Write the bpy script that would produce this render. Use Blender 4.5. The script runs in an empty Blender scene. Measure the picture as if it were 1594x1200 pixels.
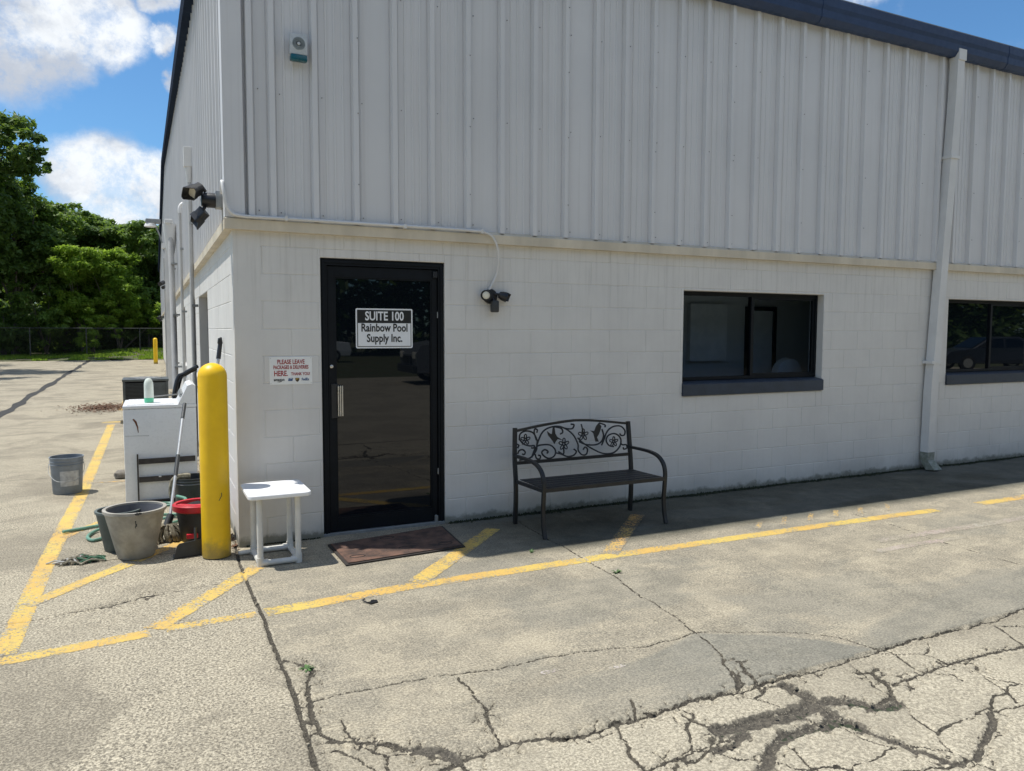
import bpy, bmesh, math, random
import numpy as np
from mathutils import Vector, Matrix
random.seed(7); rng = np.random.default_rng(11)
C = bpy.context.scene.collection
SC = bpy.context.scene
PI = math.pi

# ---------------------------------------------------------------- camera
def cam_axes(yaw, pitch, roll):
    f = Vector((math.sin(yaw)*math.cos(pitch), math.cos(yaw)*math.cos(pitch), math.sin(pitch)))
    r = f.cross(Vector((0, 0, 1))).normalized(); u = r.cross(f)
    return r*math.cos(roll)+u*math.sin(roll), -r*math.sin(roll)+u*math.cos(roll), f
cr, cu, cf = cam_axes(.4543, -.0711, .0028)
cd = bpy.data.cameras.new('camera'); cam = bpy.data.objects.new('camera', cd); C.objects.link(cam)
M = Matrix((cr, cu, -cf)).transposed().to_4x4(); M.translation = Vector((-.6257, -5.905, 1.6126))
cam.matrix_world = M
cd.sensor_width = 36; cd.lens = 36*1185.94/1594; cd.clip_start = .05; cd.clip_end = 3000
SC.camera = cam
SC.render.resolution_x = 1024; SC.render.resolution_y = 771

# ---------------------------------------------------------------- light
SUN = Vector((-.33, .17, 1.0)).normalized()
W = bpy.data.worlds.new('World'); SC.world = W; W.use_nodes = True
nt = W.node_tree; nt.nodes.clear()
def N(t, kind, **kw):
    n = t.nodes.new(kind)
    for k, v in kw.items(): setattr(n, k, v)
    return n
sky = N(nt, 'ShaderNodeTexSky', sky_type='NISHITA', sun_disc=False)
sky.sun_elevation = math.asin(SUN.z); sky.sun_rotation = math.atan2(SUN.x, SUN.y) % (2*PI)
sky.altitude = 0; sky.air_density = 1.0; sky.dust_density = .35; sky.ozone_density = 3.0
SKY_STRENGTH = .108
tc = N(nt, 'ShaderNodeTexCoord'); L = nt.links.new
def vmath(t, op, a, b=None):
    n = N(t, 'ShaderNodeVectorMath', operation=op)
    for i, s in enumerate((a, b)):
        if s is None: continue
        if isinstance(s, (tuple, list)): n.inputs[i].default_value = s
        else: t.links.new(s, n.inputs[i])
    return n
def fmath(t, op, a, b=None, c=None, clamp=False):
    n = N(t, 'ShaderNodeMath', operation=op, use_clamp=clamp)
    for i, s in enumerate((a, b, c)):
        if s is None: continue
        if isinstance(s, (int, float)): n.inputs[i].default_value = s
        else: t.links.new(s, n.inputs[i])
    return n.outputs[0]
def noise(t, vec, scale, detail=4, rough=.55, dist=0, w=None):
    n = N(t, 'ShaderNodeTexNoise'); n.inputs['Scale'].default_value = scale
    n.inputs['Detail'].default_value = detail; n.inputs['Roughness'].default_value = rough; n.inputs['Distortion'].default_value = dist
    if vec is not None: t.links.new(vec, n.inputs['Vector'])
    return n
def mrange(t, v, a, b, c=0, d=1, smooth=True):
    n = N(t, 'ShaderNodeMapRange', interpolation_type='SMOOTHSTEP' if smooth else 'LINEAR')
    t.links.new(v, n.inputs[0])
    for i, x in enumerate((a, b, c, d)): n.inputs[i+1].default_value = x
    return n.outputs[0]
def mixc(t, f, a, b, mode='MIX'):
    n = N(t, 'ShaderNodeMix', data_type='RGBA', blend_type=mode)
    for s, v in ((n.inputs[0], f), (n.inputs[6], a), (n.inputs[7], b)):
        if isinstance(v, (int, float)): s.default_value = v
        elif isinstance(v, (tuple, list)): s.default_value = tuple(v[:3])+(1,)
        else: t.links.new(v, s)
    return n.outputs[2]
# clouds over the whole sky: cumulus masses of fractal noise where seen, with more added out of view
dirv = vmath(nt, 'NORMALIZE', tc.outputs['Generated']).outputs[0]
warp = noise(nt, dirv, 9, 8, .62)
wv = vmath(nt, 'SCALE', vmath(nt, 'SUBTRACT', warp.outputs['Color'], (.5, .5, .5)).outputs[0]); wv.inputs['Scale'].default_value = .085
wdir = vmath(nt, 'ADD', dirv, wv.outputs[0]).outputs[0]
blobs = [((-.030, .986, .176), .062), ((.012, .986, .168), .050), ((-.010, .9905, .135), .048), ((.055, .985, .15), .05),
         ((-.115, .945, .305), .075), ((-.068, .947, .318), .060), ((-.02, .948, .325), .050), ((-.17, .93, .33), .08), ((-.075, .93, .36), .06),
         ((.022, .93, .372), .028), ((.034, .95, .32), .022), ((.045, .962, .275), .020),
         ((.70, .59, .395), .055), ((.50, .70, .50), .10),
         ((-.6, .6, .45), .14), ((-.8, .2, .5), .12), ((-.3, -.75, .55), .15), ((.2, -.85, .45), .15), ((.75, -.5, .4), .15), ((.85, .3, .3), .11), ((-.75, -.5, .4), .14)]
_r = random.Random(77); _fw = Vector(cf)
while len(blobs) < 44:
    _d = Vector((_r.gauss(0, 1), _r.gauss(0, 1), abs(_r.gauss(0, .8))+.12)).normalized()
    if _d.z > .13 and _d.angle(_fw) > .85: blobs.append((tuple(_d), _r.uniform(.14, .26)))  # unseen clouds, added to brighten and whiten the fill on the front wall
acc = None
for d, r in blobs:
    dv = vmath(nt, 'DISTANCE', wdir, tuple(Vector(d).normalized())).outputs['Value']
    m = mrange(nt, dv, r*1.04, r*.60)
    acc = m if acc is None else fmath(nt, 'MAXIMUM', acc, m)
fine = noise(nt, dirv, 30, 9, .68).outputs['Fac']
cm = fmath(nt, 'MULTIPLY', acc, mrange(nt, fine, .32, .56, .50, 1))
haze_n = noise(nt, dirv, 5, 7, .6).outputs['Fac']
cm = fmath(nt, 'MAXIMUM', cm, mrange(nt, haze_n, .56, .74, 0, .5))
# clouds lit by the sun from above: bright tops, greyer bellies where the mass is thick
shade_n = noise(nt, vmath(nt, 'MULTIPLY', wdir, (1, 1, 1.8)).outputs[0], 8, 5, .55).outputs['Fac']
ccol = mixc(nt, mrange(nt, shade_n, .36, .60), (4.4, 4.8, 5.5), (7.6, 7.9, 8.2))
skyc = mixc(nt, 1.0, sky.outputs[0], (.63, .94, 1.12), 'MULTIPLY')
colr = mixc(nt, cm, skyc, ccol)
bg = N(nt, 'ShaderNodeBackground'); bg.inputs[1].default_value = SKY_STRENGTH; L(colr, bg.inputs[0])
wo = N(nt, 'ShaderNodeOutputWorld'); L(bg.outputs[0], wo.inputs[0])
sd = bpy.data.lights.new('sun', 'SUN'); sun = bpy.data.objects.new('sun', sd); C.objects.link(sun)
sd.energy = 4.5; sd.angle = math.radians(.53); sd.color = (1, .965, .90)
sun.rotation_euler = (-SUN).to_track_quat('-Z', 'Y').to_euler(); sun.location = (0, 0, 30)
SC.view_settings.view_transform = 'Standard'; SC.view_settings.look = 'None'
SC.view_settings.exposure = .24; SC.view_settings.gamma = 1; SC.view_settings.use_curve_mapping = False

# ---------------------------------------------------------------- materials
def new_mat(name):
    m = bpy.data.materials.new(name); m.use_nodes = True
    return m, m.node_tree, m.node_tree.nodes['Principled BSDF']
def pm(name, col, rough=.6, metal=0, var=.10, vscale=6, bump=.0, bscale=80, col2=None, spec=.5, streak=False, bdist=.002, cover=.5):
    m, t, b = new_mat(name)
    g = N(t, 'ShaderNodeTexCoord'); v = g.outputs['Object']
    if streak:
        v = vmath(t, 'MULTIPLY', v, (1, 1, .12)).outputs[0]
    n1 = noise(t, v, vscale, 6, .6).outputs['Fac']
    dark = tuple(c*(1-var) for c in col) if col2 is None else col2
    lite = tuple(min(1, c*(1+var)) for c in col) if col2 is None else col
    w = .22
    c = mixc(t, mrange(t, n1, cover-w, cover+w), dark, lite)
    n2 = noise(t, g.outputs['Object'], vscale*9, 3, .6).outputs['Fac']
    c = mixc(t, mrange(t, n2, .3, .7, 0, .18*min(1, var*6)), c, tuple(x*.8 for x in col))
    t.links.new(c, b.inputs['Base Color'])
    b.inputs['Roughness'].default_value = rough; b.inputs['Metallic'].default_value = metal
    b.inputs['Specular IOR Level'].default_value = spec
    t.links.new(mrange(t, n2, .2, .8, max(0, rough-.08), min(1, rough+.08)), b.inputs['Roughness'])
    if bump:
        bn = N(t, 'ShaderNodeBump'); bn.inputs['Strength'].default_value = bump; bn.inputs['Distance'].default_value = bdist
        t.links.new(noise(t, g.outputs['Object'], bscale, 5, .65).outputs['Fac'], bn.inputs['Height'])
        t.links.new(bn.outputs[0], b.inputs['Normal'])
    return m
def concrete_nodes(t):
    """old cast concrete with its broom lines, stains and exposed stone; world coordinates"""
    g = N(t, 'ShaderNodeTexCoord'); P = g.outputs['Object']
    sp = N(t, 'ShaderNodeSeparateXYZ'); t.links.new(P, sp.inputs[0]); X, Y = sp.outputs[0], sp.outputs[1]
    agg = fmath(t, 'MAXIMUM', mrange(t, X, -.02, -.05), mrange(t, fmath(t, 'ADD', Y, fmath(t, 'MULTIPLY', X, -.02)), -3.36, -3.42))
    outer = mrange(t, Y, .2, 6)
    big = noise(t, vmath(t, 'MULTIPLY', P, (1.0, .42, 1)).outputs[0], .95, 7, .62).outputs['Fac']
    med = noise(t, P, 2.6, 9, .74).outputs['Fac']
    fin = noise(t, P, 30, 5, .7).outputs['Fac']
    ss = N(t, 'ShaderNodeTexVoronoi'); ss.inputs['Scale'].default_value = 100; t.links.new(P, ss.inputs['Vector'])
    gr = noise(t, P, 85, 4, .78).outputs['Fac']
    base = mixc(t, mrange(t, med, .40, .62), (.150, .135, .104), (.315, .278, .205))
    base = mixc(t, mrange(t, big, .45, .60, 0, .62), base, (.145, .135, .110))
    # fine broom strokes across the walk
    br = noise(t, vmath(t, 'MULTIPLY', P, (150, 2.2, 1)).outputs[0], 1, 3, .6).outputs['Fac']
    base = mixc(t, fmath(t, 'MULTIPLY', mrange(t, br, .48, .66, 0, .30), fmath(t, 'SUBTRACT', 1.0, agg)), base, (.44, .39, .29))
    # pale scuffs and worn, washed areas of no regular shape
    rv = N(t, 'ShaderNodeMapping'); rv.inputs['Rotation'].default_value = (0, 0, .16); rv.inputs['Scale'].default_value = (2.0, 4.0, 1); t.links.new(P, rv.inputs[0])
    rn = noise(t, rv.outputs[0], 1.1, 10, .80).outputs['Fac']
    rn = fmath(t, 'ADD', rn, mrange(t, gr, .3, .7, -.05, .05, False))
    base = mixc(t, mrange(t, rn, .49, .60, 0, .60), base, (.43, .375, .27))
    # exposed aggregate: pale and dark stones
    spk = mixc(t, mrange(t, gr, .41, .60), (.085, .075, .057), (.56, .50, .375))
    vc = N(t, 'ShaderNodeSeparateColor'); t.links.new(ss.outputs['Color'], vc.inputs[0])
    spk = mixc(t, mrange(t, vc.outputs[0], .1, .9, .0, .5, False), spk, (.40, .36, .275))
    spk = mixc(t, mrange(t, vc.outputs[1], .90, .93, 0, .5), spk, (.085, .075, .06))
    base = mixc(t, fmath(t, 'ADD', fmath(t, 'MULTIPLY', agg, .50), .34), base, spk)
    base = mixc(t, mrange(t, fin, .35, .66, 0, .30), base, (.37, .325, .24))
    stn = noise(t, P, 1.1, 8, .70, .6).outputs['Fac']
    base = mixc(t, fmath(t, 'MULTIPLY', agg, mrange(t, stn, .44, .62, 0, .55)), base, (.145, .128, .098))
    frag = mrange(t, Y, -3.30, -3.45); base = mixc(t, fmath(t, 'MULTIPLY', frag, .35), base, (.42, .38, .29))
    # mildew plus painted eave shade: darkens the strip out to the shadow edge
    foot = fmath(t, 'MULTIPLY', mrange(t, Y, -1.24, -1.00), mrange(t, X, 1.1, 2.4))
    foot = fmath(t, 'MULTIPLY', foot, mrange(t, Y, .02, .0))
    mil_shade = fmath(t, 'MULTIPLY', foot, mrange(t, noise(t, P, 1.7, 6, .7).outputs['Fac'],   .12, .50, .45, 1))
    base = mixc(t, fmath(t, 'MULTIPLY', mil_shade, .90), base, mixc(t, mrange(t, med, .35, .65), (.046, .047, .036), (.086, .084, .064)))
    dmp = N(t, 'ShaderNodeAttribute', attribute_name='damp').outputs['Fac']
    base = mixc(t, fmath(t, 'MULTIPLY', dmp, .62), base, mixc(t, mrange(t, med, .35, .65), (.125, .128, .112), (.165, .165, .145)))
    sk = fmath(t, 'ADD', fmath(t, 'MULTIPLY', gr, .6), fmath(t, 'MULTIPLY', noise(t, P, 210, 3, .7).outputs['Fac'], .4))
    base = mixc(t, 1.0, base, mixc(t, mrange(t, sk, .38, .62, 0, 1, False), (.76, .75, .735), (1.24, 1.24, 1.24)), 'MULTIPLY')
    # dark freckles
    dk = noise(t, P, 9, 3, .5).outputs['Fac']
    base = mixc(t, mrange(t, dk, .74, .78, 0, .35), base, (.14, .125, .10))
    return P, base, gr, fin, agg
def concrete_mat(name, cracked=True):
    m, t, b = new_mat(name)
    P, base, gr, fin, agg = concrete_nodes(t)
    if cracked:
        a = N(t, 'ShaderNodeAttribute', attribute_name='crack').outputs['Fac']
        n6 = noise(t, P, 60, 4, .7).outputs['Fac']
        an = fmath(t, 'ADD', a, mrange(t, n6, .3, .7, -.20, .20))
        wd = N(t, 'ShaderNodeAttribute', attribute_name='dirt').outputs['Fac']
        wn_ = fmath(t, 'ADD', fmath(t, 'MULTIPLY', wd, 1.25), fmath(t, 'ADD', mrange(t, noise(t, P, 14, 6, .72, .4).outputs['Fac'], .25, .75, -.62, .42, False), mrange(t, n6, .3, .7, -.16, .16, False)))
        dc = mixc(t, mrange(t, noise(t, P, 70, 4, .7).outputs['Fac'], .38, .66), (.030, .026, .020), (.10, .088, .066))
        dw = mixc(t, mrange(t, noise(t, P, 80, 4, .75).outputs['Fac'], .36, .66), (.046, .041, .033), (.125, .110, .086))
        base = mixc(t, mrange(t, wn_, .42, .76, 0, .88), base, dw)
        base = mixc(t, mrange(t, an, .42, .60), base, mixc(t, mrange(t, wd, .2, .7), dc, dw))
    t.links.new(base, b.inputs['Base Color']); b.inputs['Roughness'].default_value = .88
    b.inputs['Specular IOR Level'].default_value = .3
    bn = N(t, 'ShaderNodeBump'); bn.inputs['Distance'].default_value = .004; bn.inputs['Strength'].default_value = .7
    h = fmath(t, 'ADD', fmath(t, 'MULTIPLY', gr, fmath(t, 'ADD', fmath(t, 'MULTIPLY', agg, .8), .3)), fmath(t, 'MULTIPLY', fin, .5))
    t.links.new(h, bn.inputs['Height']); t.links.new(bn.outputs[0], b.inputs['Normal'])
    return m
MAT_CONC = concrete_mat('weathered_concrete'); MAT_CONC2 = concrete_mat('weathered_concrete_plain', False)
def paint_mat(name, col, wear):
    """traffic paint worn through to the concrete in patches"""
    m, t, b = new_mat(name)
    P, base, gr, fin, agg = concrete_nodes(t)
    e = N(t, 'ShaderNodeAttribute', attribute_name='edge').outputs['Fac']
    n1 = noise(t, P, 5, 7, .72).outputs['Fac']; n2 = noise(t, P, 55, 4, .7).outputs['Fac']
    f = fmath(t, 'ADD', fmath(t, 'MULTIPLY', n1, .42), fmath(t, 'MULTIPLY', n2, .58))
    f = fmath(t, 'ADD', f, fmath(t, 'MULTIPLY', e, -.045))
    w = mrange(t, f, wear-.025, wear+.035)
    pc = mixc(t, mrange(t, noise(t, P, 1.8, 4, .6).outputs['Fac'], .35, .65), col, (col[0]*.96, col[1]*.82, col[2]*.9))
    pc = mixc(t, mrange(t, gr, .45, .7, 0, .45), pc, (.27, .20, .08))
    pc = mixc(t, mrange(t, noise(t, P, 14, 5, .7).outputs['Fac'], .5, .72, 0, .45), pc, (.32, .26, .15))
    t.links.new(mixc(t, w, base, pc), b.inputs['Base Color']); b.inputs['Roughness'].default_value = .75
    bn = N(t, 'ShaderNodeBump'); bn.inputs['Distance'].default_value = .003; bn.inputs['Strength'].default_value = .6
    t.links.new(fmath(t, 'ADD', gr, w), bn.inputs['Height']); t.links.new(bn.outputs[0], b.inputs['Normal'])
    return m
MAT_YEL = paint_mat('yellow_traffic_paint', (.60, .44, .10), .445)
MAT_CHIP = paint_mat('white_scuff', (.46, .44, .39), .49)
MAT_PALE = paint_mat('pale_scuff', (.42, .39, .32), .51)
MAT_YEL_W = paint_mat('worn_yellow_traffic_paint', (.60, .42, .10), .46)
MAT_YEL_VW = paint_mat('very_worn_yellow_traffic_paint', (.62, .40, .10), .505)
def wall_mat():
    m, t, b = new_mat('grey_masonry_paint')
    g = N(t, 'ShaderNodeNewGeometry'); P = g.outputs['Position']
    sp = N(t, 'ShaderNodeSeparateXYZ'); t.links.new(P, sp.inputs[0]); Z = sp.outputs[2]
    oi = N(t, 'ShaderNodeObjectInfo').outputs['Random']
    n1 = noise(t, P, 1.6, 6, .65).outputs['Fac']
    c = mixc(t, mrange(t, n1, .3, .7), (.63, .612, .58), (.695, .677, .64))
    st = noise(t, vmath(t, 'MULTIPLY', P, (22, 22, .9)).outputs[0], 1, 4, .65).outputs['Fac']
    top = mrange(t, Z, 1.5, 2.35)
    c = mixc(t, fmath(t, 'MULTIPLY', mrange(t, st, .46, .72), fmath(t, 'ADD', fmath(t, 'MULTIPLY', top, .45), .10)), c, (.47, .45, .415))
    low = mrange(t, fmath(t, 'ADD', Z, fmath(t, 'MULTIPLY', n1, .35)), .42, .14)
    c = mixc(t, fmath(t, 'MULTIPLY', low, .55), c, (.40, .385, .345))
    sp_ = mrange(t, fmath(t, 'ADD', Z, fmath(t, 'MULTIPLY', noise(t, P, 9, 6, .7).outputs['Fac'], -.16)), .0, -.05)
    c = mixc(t, fmath(t, 'MULTIPLY', sp_, .75), c, (.10, .105, .07))
    pit = noise(t, P, 55, 3, .6).outputs['Fac']
    c = mixc(t, mrange(t, pit, .70, .76, 0, .5), c, (.36, .35, .33))
    c = mixc(t, mrange(t, oi, 0, 1, 0, .10, False), c, (.60, .58, .55))
    sc = noise(t, vmath(t, 'MULTIPLY', P, (8, 8, 30)).outputs[0], 1, 4, .7).outputs['Fac']
    c = mixc(t, mrange(t, sc, .68, .76, 0, .4), c, (.38, .36, .32))
    t.links.new(c, b.inputs['Base Color']); b.inputs['Roughness'].default_value = .62
    bn = N(t, 'ShaderNodeBump'); bn.inputs['Distance'].default_value = .0018; bn.inputs['Strength'].default_value = .55
    t.links.new(fmath(t, 'ADD', noise(t, P, 130, 4, .7).outputs['Fac'], fmath(t, 'MULTIPLY', noise(t, P, 30, 3, .6).outputs['Fac'], .8)), bn.inputs['Height'])
    t.links.new(bn.outputs[0], b.inputs['Normal'])
    return m
MAT_WALL = wall_mat()
def siding_mat():
    m, t, b = new_mat('grey_painted_steel_siding')
    g = N(t, 'ShaderNodeNewGeometry'); P = g.outputs['Position']
    n1 = noise(t, P, .9, 5, .6).outputs['Fac']
    oi = N(t, 'ShaderNodeObjectInfo').outputs['Random']
    c = mixc(t, mrange(t, n1, .3, .7), (.61, .61, .615), (.67, .665, .665))
    st = noise(t, vmath(t, 'MULTIPLY', P, (30, 30, .5)).outputs[0], 1, 4, .65).outputs['Fac']
    c = mixc(t, mrange(t, st, .5, .75, 0, .35), c, (.52, .505, .485))
    c = mixc(t, mrange(t, oi, 0, 1, 0, .12, False), c, (.57, .56, .545))
    t.links.new(c, b.inputs['Base Color']); b.inputs['Roughness'].default_value = .46
    bn = N(t, 'ShaderNodeBump'); bn.inputs['Distance'].default_value = .004; bn.inputs['Strength'].default_value = .35
    t.links.new(noise(t, vmath(t, 'MULTIPLY', P, (3, 3, 1.2)).outputs[0], 1.5, 3, .5).outputs['Fac'], bn.inputs['Height'])
    t.links.new(bn.outputs[0], b.inputs['Normal'])
    return m
MAT_SID = siding_mat()
MAT_TRIM = pm('beige_trim_paint', (.60, .53, .41), .6, var=.14, vscale=3, streak=True, bump=.2)
MAT_TRIMG = pm('grey_trim_paint', (.66, .65, .63), .45, var=.06, vscale=3)
MAT_NAVY = pm('navy_gutter_paint', (.020, .042, .100), .5, var=.15, vscale=2, spec=.35)
MAT_NAVYR = pm('navy_rake_paint', (.012, .022, .045), .85, var=.15, vscale=2, spec=.08)
MAT_NAVY2 = pm('navy_sill_paint', (.030, .042, .062), .55, var=.2, vscale=5, bump=.3, bscale=120)
MAT_DOORF = pm('black_anodised_frame', (.004, .006, .009), .55, metal=.0, var=.25, vscale=8, spec=.22)
MAT_ALU = pm('brushed_aluminium', (.62, .60, .57), .35, metal=.9, var=.1, vscale=20)
MAT_WHITE = pm('white_paint', (.74, .73, .71), .5, var=.07, vscale=10)
MAT_PVC = pm('white_pvc', (.62, .61, .57), .4, var=.12, vscale=7)
MAT_STOOL = pm('white_plastic_top', (.80, .80, .80), .38, var=.04, vscale=9)
MAT_BLK = pm('black_plastic', (.014, .015, .018), .38, var=.2, vscale=20)
MAT_BLKM = pm('matt_black_metal', (.022, .023, .024), .45, var=.25, vscale=14, bump=.2)
MAT_BENCH = pm('bench_black_enamel', (.013, .014, .015), .50, var=.35, vscale=10, bump=.15, bscale=200)
MAT_YPL = pm('yellow_bollard_plastic', (.88, .54, .003), .40, var=.10, vscale=7, bump=.12, bscale=12, bdist=.004)
def bollard_mat():
    m, t, b = new_mat('yellow_bollard_weathered'); g = N(t, 'ShaderNodeNewGeometry'); P = g.outputs['Position']
    sp_ = N(t, 'ShaderNodeSeparateXYZ'); t.links.new(P, sp_.inputs[0])
    c = mixc(t, mrange(t, noise(t, P, 5, 5, .6).outputs['Fac'], .3, .7), (.80, .48, .003), (.90, .56, .004))
    lo = mrange(t, fmath(t, 'ADD', sp_.outputs[2], fmath(t, 'MULTIPLY', noise(t, P, 14, 5, .7).outputs['Fac'], -.22)), .06, -.10)
    c = mixc(t, fmath(t, 'MULTIPLY', lo, .8), c, (.22, .17, .06))
    sc_ = noise(t, vmath(t, 'MULTIPLY', P, (14, 14, 5)).outputs[0], 1.6, 6, .75).outputs['Fac']
    c = mixc(t, mrange(t, sc_, .66, .72, 0, .6), c, (.42, .28, .02))
    t.links.new(c, b.inputs['Base Color']); b.inputs['Roughness'].default_value = .42
    bn = N(t, 'ShaderNodeBump'); bn.inputs['Distance'].default_value = .003; bn.inputs['Strength'].default_value = .2
    t.links.new(noise(t, P, 9, 4, .6).outputs['Fac'], bn.inputs['Height']); t.links.new(bn.outputs[0], b.inputs['Normal'])
    return m
MAT_YPL = bollard_mat()
MAT_POT = pm('grey_planter', (.40, .38, .335), .75, var=.22, vscale=9, bump=.4, bscale=120, col2=(.24, .225, .195))
MAT_POTIN = pm('grey_planter_inside', (.10, .105, .12), .8, var=.2)
MAT_POTG = pm('green_grey_planter', (.09, .11, .105), .7, var=.2)
MAT_BKT = pm('grey_bucket_plastic', (.20, .225, .25), .5, var=.15, vscale=12)
MAT_BKTL = pm('faded_bucket_label', (.42, .42, .41), .6, var=.25, vscale=25)
MAT_RED = pm('red_plastic', (.50, .018, .03), .38, var=.12, vscale=15)
MAT_CHAR = pm('charcoal_plastic', (.035, .038, .040), .5, var=.25, vscale=12)
MAT_TEAL = pm('teal_lens_plastic', (.012, .10, .13), .25, var=.15)
MAT_SIREN = pm('weathered_white_plastic', (.50, .53, .54), .5, var=.12, vscale=20)
MAT_SIGNW = pm('sign_white', (.80, .81, .82), .35, var=.03)
MAT_SIGNP = pm('paper_sign_white', (.82, .82, .79), .5, var=.05)
MAT_SIGNK = pm('sign_black', (.014, .015, .017), .35, var=.05)
MAT_SIGNR = pm('sign_red', (.36, .028, .035), .5, var=.1)
MAT_SBLUE = pm('sign_blue', (.03, .09, .22), .5, var=.05); MAT_SGOLD = pm('sign_gold', (.50, .33, .05), .5, var=.05); MAT_SBRN = pm('sign_brown', (.06, .035, .015), .5, var=.05)
MAT_MAT = pm('brown_door_mat', (.19, .105, .072), .95, var=.35, vscale=9, bump=.8, bscale=400, col2=(.045, .032, .027), bdist=.006)
MAT_RUB = pm('mat_rubber_edge', (.03, .024, .02), .8)
MAT_WASH = pm('washer_enamel', (.72, .73, .74), .30, var=.04, vscale=5)
MAT_RUST = pm('rust', (.13, .045, .018), .85, var=.4, vscale=30)
MAT_ANGLE = pm('angle_iron', (.055, .048, .045), .6, var=.35, vscale=12, metal=.3)
MAT_GREENL = pm('green_cleaner', (.10, .52, .30), .3, var=.1)
MAT_MILK = pm('milky_bottle_plastic', (.66, .71, .64), .35, var=.08, vscale=20)
MAT_HOSE = pm('green_hose', (.13, .27, .20), .5, var=.25, vscale=20)
MAT_GPOLE = pm('green_pole', (.02, .30, .09), .4, var=.15)
MAT_POLE = pm('grey_pole', (.42, .43, .44), .4, var=.15, metal=.4)
MAT_ROPE = pm('dirty_mop_yarn', (.30, .27, .20), .95, var=.4, vscale=30, bump=.8, bscale=200, col2=(.09, .08, .055))
MAT_AC = pm('condenser_green_grey', (.075, .085, .085), .5, var=.2, vscale=12)
MAT_FENCE = pm('old_fence_steel', (.075, .078, .07), .7, metal=.2, var=.3, vscale=4)
MAT_GALV = pm('galvanised_steel', (.30, .31, .31), .5, metal=.5, var=.15, vscale=20)
MAT_STONE = pm('grey_stone', (.20, .18, .15), .9, var=.3, vscale=12, bump=.8, bscale=60)
MAT_LEAFD = pm('dead_leaves', (.12, .062, .035), .9, var=.45, vscale=20)
MAT_MOSS = pm('wall_foot_moss', (.028, .036, .018), .95, var=.5, vscale=20, bump=.9, bscale=150)
MAT_ROOF = pm('roof_sheet', (.24, .25, .26), .5, metal=.4, var=.1)
MAT_ROOM = pm('room_wall', (.62, .61, .58), .8, var=.03, vscale=2)
MAT_ROOMF = pm('room_floor', (.12, .11, .10), .7, var=.1)
MAT_SHOE = pm('soiled_cloth', (.13, .11, .085), .95, var=.4, vscale=18, bump=.8)
MAT_LAWN = pm('lawn_earth', (.060, .085, .025), .95, var=.5, vscale=1.2, bump=.9, bscale=12, bdist=.05, col2=(.10, .085, .045))
MAT_VANP = pm('silver_van_paint', (.16, .17, .185), .25, var=.03); MAT_CARW = pm('white_car_paint', (.72, .72, .72), .25, var=.03); MAT_CARD = pm('dark_car_paint', (.03, .035, .045), .2, var=.03)
MAT_TYRE = pm('tyre_rubber', (.02, .02, .02), .85)
def glass_dark(name, tint, trans):
    m, t, b = new_mat(name)
    b.inputs['Base Color'].default_value = (.004, .006, .009, 1); b.inputs['Roughness'].default_value = .015
    b.inputs['IOR'].default_value = 1.5
    g = N(t, 'ShaderNodeTexCoord')
    bn = N(t, 'ShaderNodeBump'); bn.inputs['Distance'].default_value = .0015; bn.inputs['Strength'].default_value = .05
    t.links.new(noise(t, g.outputs['Object'], 2.2, 2, .5).outputs['Fac'], bn.inputs['Height']); t.links.new(bn.outputs[0], b.inputs['Normal'])
    if trans:
        tr = N(t, 'ShaderNodeBsdfTransparent'); tr.inputs[0].default_value = tint+(1,)
        mx = N(t, 'ShaderNodeMixShader'); fr = N(t, 'ShaderNodeFresnel'); fr.inputs[0].default_value = 1.5
        gb = N(t, 'ShaderNodeNewGeometry'); ff = fmath(t, 'SUBTRACT', 1.0, gb.outputs['Backfacing'])
        t.links.new(fmath(t, 'MULTIPLY', fmath(t, 'ADD', fmath(t, 'MULTIPLY', fr.outputs[0], 1.3), 1-trans, clamp=True), ff), mx.inputs[0])
        t.links.new(tr.outputs[0], mx.inputs[1]); t.links.new(b.outputs[0], mx.inputs[2])
        t.links.new(mx.outputs[0], t.nodes['Material Output'].inputs[0])
    return m
MAT_GLASS = glass_dark('tinted_door_glass', (0, 0, 0), 0)
MAT_GLASSW = glass_dark('window_glass', (.70, .75, .80), .95)
m, t, b = new_mat('led_lens'); b.inputs['Base Color'].default_value = (.75, .72, .62, 1); b.inputs['Roughness'].default_value = .3; MAT_LENS = m

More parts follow.
